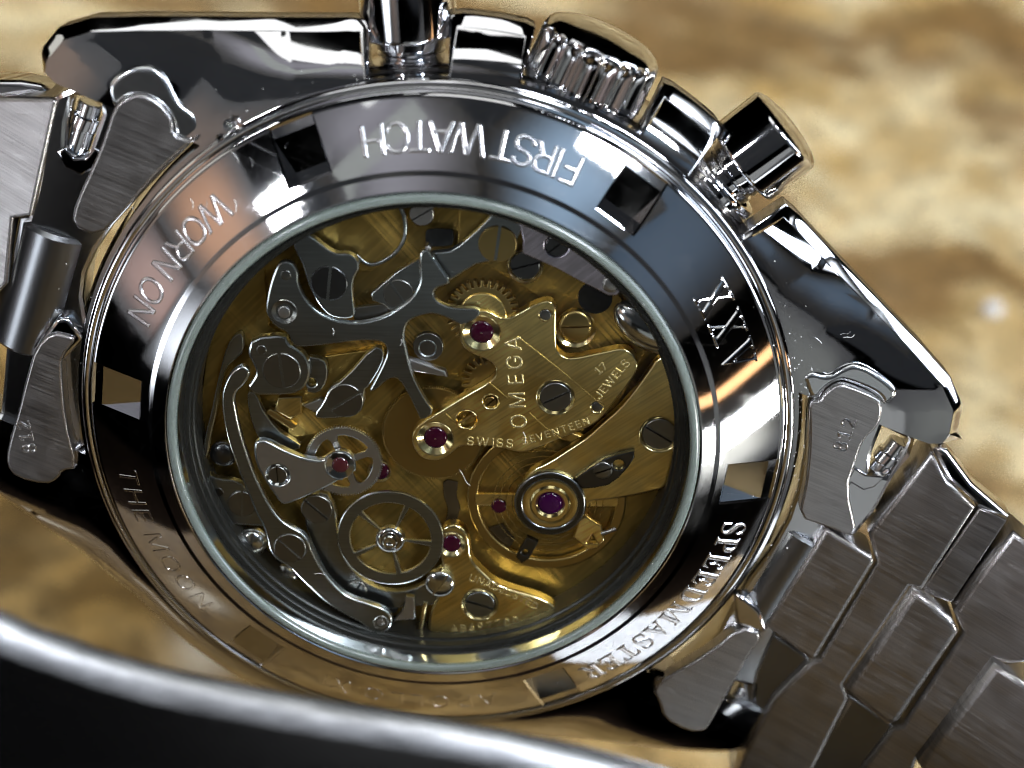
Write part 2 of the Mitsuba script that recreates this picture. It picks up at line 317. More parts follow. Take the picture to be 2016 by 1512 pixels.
GLYPHS = {
 'F': (83, [(0, [13,100,74,100,74,90,25,89,26,54,69,54,69,44,26,43,25,1,24,0,13,0])]),
 'I': (60, [(0, [6,10,23,10,24,12,24,87,23,89,6,89,6,99,54,99,54,89,38,89,37,87,37,11,38,10,54,10,54,0,6,0])]),
 'R': (90, [(0, [13,100,55,100,67,97,77,87,80,79,80,74,82,72,80,60,74,47,65,42,64,40,83,4,85,2,84,0,71,0,69,2,65,11,49,39,27,39,25,38,25,1,24,0,13,0]), (1, [25,51,27,49,48,49,62,53,66,58,69,64,69,74,65,82,59,87,55,88,48,90,26,89])]),
 'S': (89, [(0, [8,25,21,25,22,19,26,14,32,10,43,8,53,9,60,13,66,19,68,22,68,30,62,38,25,49,14,59,10,67,10,78,17,91,23,95,31,99,36,100,55,100,70,93,77,85,79,75,67,75,65,80,59,86,49,90,39,90,32,87,26,82,23,77,23,70,29,62,43,56,62,52,70,47,77,40,80,32,80,22,76,10,67,2,57,-1,52,-2,30,-1,15,7,9,16])]),
 'T': (90, [(0, [7,89,7,99,83,99,83,89,53,89,52,88,52,0,39,0,39,88])]),
 'W': (136, [(0, [3,100,17,100,23,73,25,69,36,28,36,23,38,18,40,19,45,43,47,47,51,64,53,69,56,86,61,100,76,100,95,20,98,19,100,23,101,32,107,51,118,99,120,100,132,100,106,1,105,0,90,0,74,62,71,67,70,76,68,78,66,76,62,57,49,15,47,2,46,0,31,0])]),
 'A': (95, [(0, [3,0,34,86,37,89,39,99,40,100,54,100,56,98,59,88,61,85,92,0,78,0,71,21,68,28,27,27,17,0]), (1, [31,39,32,38,63,39,62,46,60,49,49,80,49,84,48,85,45,82,44,75])]),
 'C': (100, [(0, [8,40,8,60,11,74,20,87,31,97,45,101,66,100,79,93,89,83,93,69,79,69,79,73,75,79,70,85,62,88,48,90,40,87,29,79,24,72,21,60,21,40,24,28,31,19,40,13,48,10,62,12,70,15,76,21,79,27,79,31,93,31,89,17,76,5,69,1,60,-1,45,-1,31,3,24,8,16,17,11,26])]),
 'H': (103, [(0, [13,100,25,100,26,57,77,56,78,58,78,100,91,100,91,0,78,0,78,45,77,46,26,46,25,0,13,0])]),
 'O': (106, [(0, [8,40,8,60,11,74,21,89,33,98,45,101,60,101,69,99,79,93,87,85,94,72,98,55,97,36,94,28,89,16,78,6,69,1,60,-1,45,-1,31,3,22,10,15,20,10,30]), (1, [21,40,23,32,29,21,40,13,48,10,57,10,69,15,80,27,85,42,85,58,80,73,70,85,62,88,48,90,40,87,29,79,23,68,21,60])]),
 'N': (105, [(0, [13,100,28,100,30,98,70,34,76,22,78,21,79,23,79,100,92,100,92,0,77,0,75,2,36,63,30,75,27,77,25,76,25,0,13,0])]),
 'E': (83, [(0, [13,99,74,99,74,89,25,88,26,56,71,55,71,45,26,45,25,12,27,10,75,10,75,0,13,0])]),
 'M': (125, [(0, [13,100,31,100,32,99,56,37,61,20,63,19,65,22,71,41,76,50,77,56,94,100,113,100,113,0,100,0,100,76,99,77,97,76,91,56,86,47,69,0,57,0,56,1,33,59,29,75,26,76,25,0,13,0])]),
 'L': (78, [(0, [13,100,25,100,25,11,72,10,72,0,13,0])]),
 'X': (93, [(0, [3,0,35,45,38,51,38,53,17,82,6,100,21,100,46,62,49,64,52,70,72,100,87,100,55,52,89,2,89,0,75,0,56,25,48,40,46,41,18,0])]),
 'P': (89, [(0, [13,99,57,99,64,97,69,94,76,87,78,84,82,71,79,54,75,46,68,40,54,36,26,35,25,0,24,-1,13,-1]), (1, [25,47,27,46,48,46,49,47,55,47,60,50,66,56,69,63,69,72,65,81,59,86,52,88,26,88])]),
 'U': (103, [(0, [13,101,24,101,25,100,25,28,29,21,36,14,47,10,57,10,67,14,74,21,78,29,78,100,79,101,91,101,91,28,89,20,85,14,74,3,60,-1,39,0,26,6,16,17,13,28])]),
 'D': (100, [(0, [13,99,18,100,56,99,70,94,77,90,84,82,91,66,92,40,90,30,85,20,76,9,63,2,53,0,13,0]), (1, [25,12,27,10,54,12,65,16,73,25,79,40,79,60,74,73,66,83,51,89,25,88])]),
 'J': (79, [(0, [7,34,18,34,20,33,21,19,26,13,31,10,36,9,43,10,51,17,54,22,54,100,67,100,67,22,63,11,55,3,48,0,44,-1,25,0,14,7,10,11,7,22])]),
 'G': (102, [(0, [8,40,8,60,11,74,18,86,29,95,36,99,45,101,60,101,71,98,80,92,86,86,92,76,93,69,80,69,74,80,67,86,58,90,47,90,40,87,33,82,24,72,22,65,21,60,21,40,24,28,34,16,40,13,48,10,58,10,70,15,77,23,82,36,81,40,55,40,55,51,94,51,93,28,90,18,78,6,72,2,61,-1,45,-1,29,5,16,17,11,26])]),
 'V': (95, [(0, [3,100,17,100,36,47,38,44,46,16,48,15,49,16,77,99,78,100,92,100,55,0,40,0])]),
 '0': (90, [(0, [9,39,9,61,11,74,16,85,26,97,38,101,51,101,62,97,70,89,75,80,78,69,79,39,75,20,71,13,66,6,59,1,51,-1,38,-1,30,1,23,6,17,13,11,26]), (1, [22,38,27,21,38,10,44,9,51,10,62,21,67,38,67,62,62,79,53,88,45,91,38,90,35,88,27,79,22,62])]),
 '1': (90, [(0, [15,0,15,10,41,10,43,12,42,86,39,86,20,71,17,71,17,84,39,100,55,100,55,11,57,10,78,10,78,0])]),
 '2': (90, [(0, [13,9,50,50,58,60,62,68,62,78,60,83,56,87,45,91,34,88,29,83,25,76,25,71,14,71,13,75,14,80,17,89,25,97,38,101,51,101,61,98,69,91,74,83,75,78,74,63,69,54,62,45,37,19,33,13,34,11,77,11,77,0,13,0])]),
 '3': (90, [(0, [9,25,22,25,24,18,28,14,32,12,41,9,52,10,62,17,66,24,65,32,63,39,57,45,47,48,32,48,32,60,50,80,55,88,14,89,14,100,74,100,74,90,47,60,47,58,48,56,55,56,64,53,75,43,77,37,78,25,76,16,71,9,62,2,51,-1,31,0,22,3,14,10,9,20])]),
 '4': (90, [(0, [8,32,47,100,60,100,59,95,30,48,23,33,24,32,55,32,55,63,67,63,68,62,68,33,82,32,82,21,68,20,68,1,67,0,55,0,54,21,8,21])]),
 '5': (90, [(0, [13,25,24,25,27,18,31,13,43,9,54,13,61,19,64,28,64,36,61,45,55,51,50,54,42,55,32,53,26,49,14,51,18,97,20,100,72,100,72,90,32,89,30,87,29,72,28,71,28,62,39,66,51,66,61,62,70,54,76,43,77,29,75,18,69,9,62,3,54,0,49,-1,32,0,24,3,17,9,13,17])]),
 '6': (90, [(0, [13,25,13,38,16,49,28,69,31,72,49,100,63,100,62,97,57,90,38,61,39,60,41,61,53,61,57,60,63,57,70,52,75,44,77,34,76,21,71,11,63,3,59,1,51,-1,38,-1,26,3,21,8,15,17]), (1, [25,25,28,19,35,12,44,9,51,10,57,14,63,23,64,27,63,39,59,46,52,50,48,52,38,51,33,48,27,41,25,37])]),
 '7': (90, [(0, [13,89,13,100,77,100,77,87,33,0,20,0,20,1,62,87,61,89])]),
 '8': (90, [(0, [10,21,10,32,14,41,22,49,27,52,17,61,14,71,15,83,18,90,28,98,38,101,52,101,66,95,71,90,76,77,76,71,74,63,63,52,75,43,78,36,79,24,75,11,69,6,61,1,52,-1,37,-1,29,1,17,8]), (1, [23,23,24,19,33,12,43,9,53,10,60,14,64,18,67,24,67,31,64,36,58,42,49,46,40,46,33,44,26,37,23,32]), (1, [26,70,32,61,38,58,46,56,54,59,61,65,63,70,63,77,62,81,57,87,52,90,44,91,38,90,30,85,27,77])]),
 '9': (90, [(0, [13,63,13,76,16,86,24,95,36,101,53,101,60,99,69,92,75,83,77,66,72,49,60,29,39,0,26,0,26,2,48,34,51,37,52,39,37,39,26,43,16,53]), (1, [25,63,29,56,33,52,41,48,48,48,58,53,62,58,64,65,64,74,61,82,55,88,48,91,41,91,33,87,29,83,25,75])]),
 'bS': (85, [(0, [10,35,15,34,17,23,21,15,29,8,38,4,46,4,56,8,61,17,60,26,52,34,23,49,15,57,11,66,11,80,16,91,22,98,29,101,48,102,66,98,70,102,74,102,74,71,70,71,69,75,66,82,57,92,47,97,38,98,32,95,27,90,26,84,28,76,34,71,62,57,71,51,74,46,78,38,78,22,72,10,62,2,50,-1,34,-1,18,3,15,2,13,-1,10,-1])]),
 'bP': (91, [(0, [4,0,4,4,12,5,16,11,16,89,12,95,4,96,4,100,60,100,61,99,68,99,79,94,85,88,89,79,89,66,84,56,79,51,68,46,40,44,40,10,47,4,52,4,52,0]), (1, [44,95,40,91,40,51,42,50,49,50,57,53,62,61,63,65,63,81,61,88,55,94])]),
 'bE': (96, [(0, [4,0,4,4,12,5,16,11,16,90,13,95,4,96,4,100,87,100,87,70,83,71,83,76,79,85,74,90,69,93,58,95,45,95,40,92,41,54,48,54,56,58,61,67,62,76,66,76,66,26,62,26,61,37,54,46,46,49,41,49,40,10,45,6,58,6,72,10,84,20,89,30,93,32,94,29,88,0])]),
 'bD': (109, [(0, [4,96,4,100,59,100,74,96,85,90,94,82,98,76,102,55,101,35,94,17,85,9,68,1,61,1,60,0,5,0,5,4,13,5,16,10,16,89,12,95]), (1, [40,9,45,5,54,5,63,9,69,15,73,23,76,33,77,55,76,56,76,67,72,79,63,91,54,95,45,95,40,91])]),
 'bM': (138, [(0, [4,0,4,4,12,5,16,11,16,90,13,95,4,96,4,100,40,100,41,99,66,37,69,34,77,48,98,100,134,100,134,96,127,95,123,91,122,86,122,12,126,5,134,4,134,0,87,0,87,4,94,5,99,11,99,78,97,80,94,76,63,0,59,0,29,71,26,76,24,77,23,11,28,5,37,4,37,0])]),
 'bA': (95, [(0, [0,0,0,4,5,5,12,13,45,99,48,102,51,102,78,40,81,31,84,26,87,17,91,9,95,5,99,4,99,0,52,0,52,4,61,5,64,10,58,27,56,29,25,29,18,10,22,5,30,4,30,0]), (1, [28,37,30,35,54,36,52,43,42,67,39,66])]),
 'bT': (93, [(0, [2,100,89,100,89,70,85,70,83,82,76,90,65,95,57,94,57,12,62,5,72,4,72,0,20,0,20,4,29,5,33,9,34,13,34,94,27,95,18,91,9,81,6,70,2,70])]),
 'bR': (102, [(0, [4,0,4,4,12,5,16,11,16,89,12,95,4,96,4,100,60,100,76,96,84,91,90,82,90,66,89,62,83,55,74,50,71,50,70,47,94,10,101,4,105,4,105,0,73,0,50,35,49,40,42,46,40,45,40,10,47,4,52,4,52,0]), (1, [45,95,40,91,40,52,42,51,50,51,59,55,64,62,66,67,66,82,62,90,56,94])]),
 'bX': (102, [(0, [2,0,2,4,6,4,12,6,20,15,41,45,16,87,8,95,4,96,4,100,54,100,54,96,46,96,42,93,41,90,54,69,58,65,61,68,73,88,73,93,69,96,63,96,63,100,100,100,100,96,91,95,80,85,62,58,93,8,96,5,101,4,101,0,52,0,52,4,60,5,63,10,52,30,46,38,42,35,28,15,27,11,27,8,30,5,38,4,38,0])]),
 'bV': (93, [(0, [0,96,0,100,50,100,50,96,40,95,37,89,56,40,60,35,62,36,80,85,80,93,74,96,68,96,68,100,100,100,100,96,92,94,87,84,85,78,81,69,79,62,54,-2,50,-2,48,1,12,87,6,95])]),
}
GLYPHS['I'] = (38, [(0, [12, 0, 26, 0, 26, 100, 12, 100])])
def glyph_poly(ch):
    l, rs = GLYPHS[ch]; out = Polygon()
    outer = [Polygon(np.array(c).reshape(-1, 2)) for h, c in rs if not h]; holes = [Polygon(np.array(c).reshape(-1, 2)) for h, c in rs if h]
    out = shapely.union_all([o.buffer(0) for o in outer])
    for h in holes: out = out.difference(h.buffer(0))
    return l, out
def letters_flat(parent, text, x, y, z, h, ang, bsdf, bold='', depth=0.05, arc=0.0, space=1.0, step=0.0):
    """lettering on a flat plate: starts at (x, y), reads along ang (degrees), turning by arc degrees per mm"""
    a = math.radians(ang); fit = step * len(text) / sum(glyph_poly(bold + c)[0] if c != ' ' else 45 for c in text)
    for ch in text:
        if ch != ' ':
            l, g = glyph_poly(bold + ch)
            g = shapely.affinity.scale(g.buffer(2.2).simplify(0.4), h / 100, h / 100, origin=(0, 0))
            v, f = slab(g, 0.02, depth, 2)
            c, s = math.cos(a), math.sin(a)
            v = np.c_[x + v[:, 0] * c - v[:, 1] * s, y + v[:, 0] * s + v[:, 1] * c, z + depth + v[:, 2]]
            put(parent.rsplit('__', 1)[0] + '__letter' if parent.count('__') > 1 else parent + '__letter', (v, f), bsdf, 25)
        else: l = 45
        d = l * fit if step else l * h / 100 * space; x += d * math.cos(a); y += d * math.sin(a); a += math.radians(arc) * d
import shapely.affinity
# ================================================================== TABLE
slab_t = trimesh.creation.box([0.80, 0.77, 0.03]); slab_t.apply_translation([0.40 - 0.15, 0.385 - 0.172, -0.015])
floor = trimesh.creation.box([6, 6, 0.02]); floor.apply_translation([0, 0, -0.75])
scene['floor'] = ply(floor, 'floor_dark'); labels['floor'] = {'kind': 'structure'}
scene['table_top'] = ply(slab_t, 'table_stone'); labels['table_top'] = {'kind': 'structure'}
# ================================================================== THE WATCH
WT = 'wristwatch'
labels[WT] = {'label': 'polished steel wristwatch lying face down with engraved display case back and steel bracelet', 'category': 'wristwatch'}
# ---- case middle: back flank between the rim and the lug outline, notched for crown and pushers
HALF = [(25.35, 10.5), (24.9, 11.8), (23.7, 12.8), (21.5, 13.8), (18.5, 15.0), (15.0, 16.35), (11.5, 17.85)]
AZC, AZ1, AZ2 = 90.0, 116.6, 63.9
def case_r(d):
    if abs(d - AZC) < 10.2: return 19.35
    if abs(d - AZ1) < 7.0 or abs(d - AZ2) < 7.0: return 19.2
    return 21.2
def fine(a, b, n=6): return [tuple(np.array(a) * (1 - k / n) + np.array(b) * k / n) for k in range(n)]
top = []
for q, s in zip(HALF[:-1], HALF[1:]): top += fine(q, s)
for d in np.arange(57.2, 122.81, 0.4): r = case_r(d); top.append((r * math.cos(math.radians(d)), r * math.sin(math.radians(d))))
left = [(-x, y) for x, y in HALF]
for q, s in zip(left[::-1][:-1], left[::-1][1:]): top += fine(q, s)
def lug_in(sx): return [(sx * 25.35, 10.5), (sx * 25.25, 9.85), (sx * 24.6, 9.6), (sx * 16.8, 9.6)]
gap = [(-19.33 * math.cos(math.radians(d)), 19.33 * math.sin(math.radians(d))) for d in np.arange(29.2, -29.3, -1.0)]
bot = [(x, -y) for x, y in [*HALF]]
lower = []
for q, s in zip(bot[::-1][:-1], bot[::-1][1:]): lower += fine(q, s)
circ = [(21.2 * math.cos(math.radians(d)), 21.2 * math.sin(math.radians(d))) for d in np.arange(-122.8, -57.1, 0.8)]
lo_left = []
for q, s in zip([(-x, y) for x, y in bot][:-1], [(-x, y) for x, y in bot][1:]): lo_left += fine(q, s)
outline = np.array(top + lug_in(-1) + gap + [(x, -y) for x, y in lug_in(-1)][::-1] + lo_left + circ + lower + [(x, -y) for x, y in lug_in(1)] + [(-x, y) for x, y in gap[::-1]] + lug_in(1)[::-1])
keep = np.r_[True, np.linalg.norm(np.diff(outline, axis=0), axis=1) > 1e-3]; outline = outline[keep]
RIM = 19.0
hull = np.array([(25.35, -10.5), (25.35, 0.0), *HALF] + [(21.2 * math.cos(math.radians(d)), 21.2 * math.sin(math.radians(d))) for d in np.arange(60, 121, 3)] + [(-x, y) for x, y in HALF[::-1]] + [(-25.35, 0.0)])
hull = np.vstack([hull, hull[1:-1][::-1] * [1, -1]])
ha = np.arctan2(hull[:, 1], hull[:, 0]); hr = np.hypot(hull[:, 0], hull[:, 1]); o = np.argsort(ha); ha, hr = ha[o], hr[o]
def case_z(u, v):
    a, r = np.arctan2(v, u), np.hypot(u, v)
    R = np.interp(a, np.r_[ha - 2 * math.pi, ha, ha + 2 * math.pi], np.r_[hr, hr, hr])
    t = np.clip((r - RIM) / (R - RIM), 0, 1)
    k = np.clip((np.abs(u) - 9.0) / 16.0, 0, 1); ze = -2.55 + 1.35 * (k * k * (3 - 2 * k))
    dip = -0.35 * np.exp(-((r - RIM - 2.2) / 2.0) ** 2) * np.clip((np.abs(u) - 12) / 8, 0, 1)
    return -0.62 + (ze + 0.62) * (0.25 * t + 0.75 * t ** 2.6) + dip
if Polygon(outline).exterior.is_ccw is False: outline = outline[::-1]
inner = outline
bw = np.where((np.hypot(outline[:, 0], outline[:, 1]) < 21.0) & (outline[:, 1] > 12.0), 0.06, 1.0)
bw = np.where(np.abs(outline[:, 1]) < 10.3, 0.12, bw); bw = (0.25 * np.roll(bw, 1) + 0.5 * bw + 0.25 * np.roll(bw, -1))[:, None]
body = m3.CrossSection([inner]) - m3.CrossSection([circle(0, 0, RIM - 0.2, 240)])
mm = m3.Manifold.extrude(body, 2.0).refine_to_length(0.45).to_mesh()
v = np.array(mm.vert_properties[:, :3]); f = np.array(mm.tri_verts); zt = v[:, 2] > 1.99
f = f[zt[f].all(1)]; v[:, 2] = case_z(v[:, 0], v[:, 1])
def rot(v): return np.c_[v[:, 0] * CU - v[:, 1] * SU, v[:, 0] * SU + v[:, 1] * CU, v[:, 2]]
e = 0.02
gu = (case_z(v[:, 0] + e, v[:, 1]) - case_z(v[:, 0] - e, v[:, 1])) / (2 * e); gv = (case_z(v[:, 0], v[:, 1] + e) - case_z(v[:, 0], v[:, 1] - e)) / (2 * e)
nn = np.c_[-gu, -gv, np.ones(len(v))]; nn /= np.linalg.norm(nn, axis=1, keepdims=True)
put(WT + '__case__flank', (rot(v), f), 'steel_polished', normals=rot(nn))
def band(levels):
    n = len(levels[0]); i = np.arange(n); j = (i + 1) % n; fs = []
    for k in range(len(levels) - 1): fs += [np.c_[k*n+i, k*n+j, (k+1)*n+j], np.c_[k*n+i, (k+1)*n+j, (k+1)*n+i]]
    return rot(np.vstack(levels)), np.vstack(fs)[:, ::-1]
iz = case_z(inner[:, 0], inner[:, 1])
put(WT + '__case__bevel', band([np.c_[inner, iz], np.c_[inset(outline, -0.08 * bw), iz - 0.05], np.c_[inset(outline, -0.50 * bw), iz - 0.44], np.c_[inset(outline, -0.58 * bw), iz - 0.58]]), 'steel_polished', 40)
put(WT + '__case__side', band([np.c_[inset(outline, -0.58 * bw), iz - 0.58], np.c_[inset(outline, -0.45 * bw), iz - 2.2], np.c_[inset(outline, 0.6), iz - 3.6]]), 'steel_brushed', 40)
put(WT + '__case__barrel', lathe([(19.6, -1.5), (19.6, -7.0), (17.5, -10.0), (17.0, -10.6), (1e-3, -10.9)], 120), 'steel_mirror', 40)
# ---- case back: bevelled ring with six square notches, raised lettering, rim
prof = [(19.1, -1.5), (19.1, -0.75), *[(18.82 + 0.27 * math.cos(q), -0.55 + 0.27 * math.sin(q)) for q in np.linspace(0.0, 2.6, 16)], (18.56, -0.47), (18.50, -0.44), (18.47, -0.12), (18.44, -0.04), (18.38, 0.02), (18.32, 0.035),
        *[(18.27 - 3.21 * k / 44, 0.045 + 1.635 * k / 44 + 0.20 * (k / 44) * (1 - k / 44)) for k in range(45)], (15.0, 1.70), (14.93, 1.72), (14.80, 1.76), (14.12, 2.06), (14.06, 2.07), (14.02, 2.04), (14.0, 1.9), (14.0, -1.4)]
ring = m3.Manifold.revolve(m3.CrossSection([np.array(prof)[::1]]), 720)
NOTCH = [111.7, 52.7, -8.6, -68.2, -128.1, 171.8]
for d in NOTCH:
    ring -= m3.Manifold.cube([2.75, 2.25, 3.0], True).translate([15.55 + 1.375, 0, 1.5 + 0.16]).rotate([0, 0, d])
    fr = m3.Manifold.hull_points(np.array([[sx * (1.54 + g), sy * (1.125 + g), zz] for zz, g in ((-0.10, -0.01), (0.3, 0.36)) for sx in (-1, 1) for sy in (-1, 1)]))
    ring -= fr.rotate([0, math.degrees(math.atan2(1.65, 3.24)), 0]).translate([15.62 + 1.31, 0, 0.95 - 0.23]).rotate([0, 0, d])
q = ring.to_mesh()
v, f, n = turned(np.array(q.vert_properties[:, :3]), np.array(q.tri_verts))
put(WT + '__case_back__ring', (v, f), 'steel_polished', normals=n)
SL = math.atan2(1.65, 3.24)
def cone_text(text, th0, th1, rm, h, out, bold='', depth=0.08, bsdf='steel_letter', fat=1.9, xs=0.93):
    """raised letters on the bevelled ring, spread evenly from th0 to th1 (degrees, letter centres); out: tops point outwards, reading clockwise"""
    ls = [glyph_poly(bold + c) if c != ' ' else (34, None) for c in text]
    pos = np.cumsum([0] + [(ls[i][0] + ls[i + 1][0]) / 2 for i in range(len(ls) - 1)]); pos = pos / pos[-1]
    for (l, g), s in zip(ls, pos):
        if g is None: continue
        th = math.radians(th0 + (th1 - th0) * s)
        g = g.buffer(fat).simplify(0.4)
        g = shapely.affinity.scale(shapely.affinity.translate(g, -(g.bounds[0] + g.bounds[2]) / 2, -50), xs * h / 100, h / 100, origin=(0, 0))
        v, f = slab(g, 0.05, depth, 3)
        X, Y, Z = v[:, 0], v[:, 1], v[:, 2] + depth
        if out: X = -X
        else: Y = -Y
        r = rm + Y * math.cos(SL) + Z * math.sin(SL); z = 1.68 - (rm - 15.06) * math.tan(SL) - Y * math.sin(SL) + Z * math.cos(SL) + 0.02
        a = th + X / rm
        put(WT + '__case_back__letter', (np.c_[r * np.cos(a), r * np.sin(a), z], f), bsdf, 25)
cone_text('FIRST WATCH', 64.3, 99.0, 16.55, 1.55, False)
cone_text('WORN ON', 130.6, 154.5, 16.55, 1.5, False)
cone_text('THE MOON', 188.8, 217.8, 16.75, 1.3, False, depth=0.05, bsdf='steel_polished', fat=0.8)
cone_text('APOLLO XI', -81.0, -113.3, 16.75, 1.3, True, depth=0.05, bsdf='steel_polished', fat=0.8)
cone_text('SPEEDMASTER', -18.4, -59.8, 16.85, 1.5, True, 'b', bsdf='steel_letter', fat=1.2, xs=0.74, depth=0.09)
cone_text('XXV', 29.2, 17.2, 16.55, 1.95, True, 'b', bsdf='steel_polished', fat=1.0, xs=0.72, depth=0.10)
# ---- crystal, its grey-green gasket and the inner wall of the opening
put(WT + '__crystal', (lambda c: (np.c_[np.r_[[[0, 0]], c], np.full(97, 2.02)], np.c_[np.zeros(96, int), 1 + np.arange(96), 1 + (np.arange(96) + 1) % 96]))(circle(0, 0, 13.47, 96)), 'sapphire_clear', False, 'flat clear crystal over the movement')
put(WT + '__gasket', lathe([(13.99, 1.9), (13.97, 2.02), (13.92, 2.10), (13.86, 2.15), (13.79, 2.18), (13.70, 2.19), (13.62, 2.18), (13.55, 2.14), (13.50, 2.08), (13.46, 1.98), (13.45, 1.75)], 240), 'gasket_grey_green', 60, 'pale grey-green sealing ring round the crystal')
put(WT + '__opening_wall', lathe([(13.40, 1.98), (13.36, 1.7), (13.30, 1.15), (13.28, 1.05)], 240), 'steel_mirror', 60)
put(WT + '__movement_holder', lathe([(13.4, 1.06), (13.05, 1.06), (12.98, 1.02), (12.92, 0.95), (12.88, 0.86), (12.88, 0.5), (12.80, 0.42), (12.72, 0.40), (12.72, -1.6)], 240), 'dark_rim', 40)
# ---- crown with fluted side, two pushers on their stems
ACR, AP1, AP2 = math.radians(66.4), math.radians(93.0), math.radians(40.3)
prof = [(1.6, -1.2), (1.7, -0.1), (2.8, -0.08), (3.1, 0.0), (3.22, 0.12), (3.22, 0.6), (3.22, 1.3), (3.22, 1.7), (3.22, 1.95), (3.21, 2.15), (3.17, 2.35), (3.08, 2.55), (2.9, 2.75), (2.6, 2.93), (2.2, 3.06), (1.5, 3.2), (0.8, 3.28), (1e-3, 3.3)]
v, f = lathe(prof, 20 * 16)
a = np.arctan2(v[:, 1], v[:, 0]); r = np.hypot(v[:, 0], v[:, 1])
dep = 0.46 * np.abs(np.sin(a * 10.0)) ** 0.75
w = np.clip((v[:, 2] + 0.02) / 0.12, 0, 1) * np.clip((2.62 - v[:, 2]) / 0.75, 0, 1) ** 0.7 * (r > 2.5)
v[:, :2] *= ((r - dep * w) / np.maximum(r, 1e-6))[:, None]
ca, sa = math.cos(ACR), math.sin(ACR); s = v[:, 2] + 19.25
put(WT + '__crown', (np.c_[s * ca - v[:, 0] * sa, s * sa + v[:, 0] * ca, -4.05 + v[:, 1]], f), 'steel_polished', 32, 'fluted winding crown')
for az, r0, zc in ((AP1, 20.35, -4.2), (AP2, 20.95, -4.2)):
    k = key(WT + '__pusher')
    put(k + '__cap', axial([(1.2, -0.02), (2.25, 0.0), (2.38, 0.04), (2.44, 0.12), (2.45, 0.25), (2.45, 2.75), (2.42, 2.88), (2.33, 2.98), (2.0, 3.12), (1.4, 3.25), (0.7, 3.32), (1e-3, 3.34)], 96, az, r0, zc), 'steel_polished', 40)
    put(k + '__stem', axial([(1.75, -2.6), (1.75, -0.75), (1.62, -0.68), (1.62, -0.55), (1.75, -0.5), (1.75, -0.05), (1.6, 0.0)], 64, az, r0, zc), 'steel_polished', 40)
    put(k + '__collar', axial([(1.95, -1.15), (2.35, -1.1), (2.45, -1.2), (2.48, -1.4), (2.48, -2.4)], 64, az, r0, zc), 'steel_polished', 40)
# ---- bracelet: end links fitted round the case back, then alternating wide and centre links; the loop comes back towards the lens with the clasp
BR = WT
def rod(name, a, b, r, bsdf, n=28, dom=0.0):
    a, b = np.asarray(a, float), np.asarray(b, float); d = b - a; L = np.linalg.norm(d); d /= L
    v, f = lathe([(1e-3, 0), (r * 0.9, 0), (r, r * 0.1), (r, L - r * 0.1), (r * 0.9, L), (1e-3, L)], n)
    x = np.cross(d, [0.3, 0.2, 0.9]); x /= np.linalg.norm(x); y = np.cross(d, x)
    return put(name, (a + v[:, :1] * x + v[:, 1:2] * y + v[:, 2:] * d, f), bsdf, 40)
def p3(xy, z): return [xy[0][0], xy[0][1], z]
EL = WT + '__end_link'
# left end link
plate(EL + '__body', [(-19.14, 17.66), (-18.36, 18.19), (-16.12, 18.88), (-13.80, 19.46), (-12.78, 17.84), (-11.52, 15.93), (-14.36, 13.27), (-17.31, 10.19), (-18.66, 7.62), (-18.53, 4.70), (-19.29, 1.70), (-19.52, -4.52), (-22.52, -4.56), (-24.65, -3.31), (-23.24, 3.47), (-21.74, 11.29), (-20.87, 11.38)], -1.5, 2.0, 'steel_mirror', b=0.25, round_=1,
      holes=[[(-17.93, 17.83), (-16.65, 17.67), (-16.63, 16.90), (-17.58, 14.75), (-18.44, 14.56), (-18.69, 15.15), (-18.44, 16.50)]])
plate(EL + '__upper_plate', [(-15.75, 17.48), (-15.16, 18.03), (-14.34, 18.30), (-13.41, 17.86), (-12.77, 16.94), (-12.84, 16.12), (-11.97, 15.83), (-11.40, 16.21), (-12.75, 15.14), (-14.22, 13.73), (-15.74, 12.00), (-17.17, 10.67), (-18.55, 11.30), (-18.16, 12.54), (-17.02, 14.61), (-16.34, 16.00)], -0.45, 1.0, 'steel_brushed', b=0.14, round_=1, steps=3, label='brushed upper half of the left end link')
plate(EL + '__shoulder', [(-16.18, 18.49), (-15.57, 19.17), (-14.61, 19.66), (-13.57, 19.56), (-12.98, 19.02), (-12.53, 17.74), (-11.61, 17.09), (-11.32, 16.14), (-11.94, 15.55), (-12.92, 15.60), (-12.93, 16.71), (-13.52, 17.61), (-14.46, 18.02), (-15.28, 17.76), (-15.87, 17.18)], -0.85, 1.0, 'steel_edge', b=0.34, steps=5, smooth=60, round_=2)
plate(EL + '__rim_lip', [(-19.08, 14.95), (-18.75, 14.13), (-17.96, 13.73), (-17.12, 14.14), (-16.78, 14.96), (-17.12, 15.17), (-17.65, 14.63), (-18.23, 14.62), (-18.64, 15.16)], -1.3, 0.5, 'steel_polished', b=0.1)
rod(EL + '__spring_bar', p3([(-17.33, 17.30)], -2.4), p3([(-18.40, 14.60)], -2.4), 0.62, 'steel_mirror')
rod(EL + '__spring_bar_collar', p3([(-17.51, 16.61)], -2.4), p3([(-17.79, 15.90)], -2.4), 0.8, 'steel_polished')
plate(EL + '__lower_plate', [(-21.21, 4.42), (-20.24, 5.28), (-19.42, 5.09), (-18.95, 4.91), (-19.86, 3.82), (-19.99, 2.69), (-20.08, 0.06), (-19.70, -2.80), (-20.61, -2.94), (-20.87, -3.48), (-21.58, -3.83), (-23.20, -3.41), (-23.64, -2.63), (-23.45, -1.57), (-22.60, 0.58), (-21.88, 2.67)], -0.45, 1.0, 'steel_brushed', b=0.14, round_=1, steps=3, label='stamped lower half of the left end link')
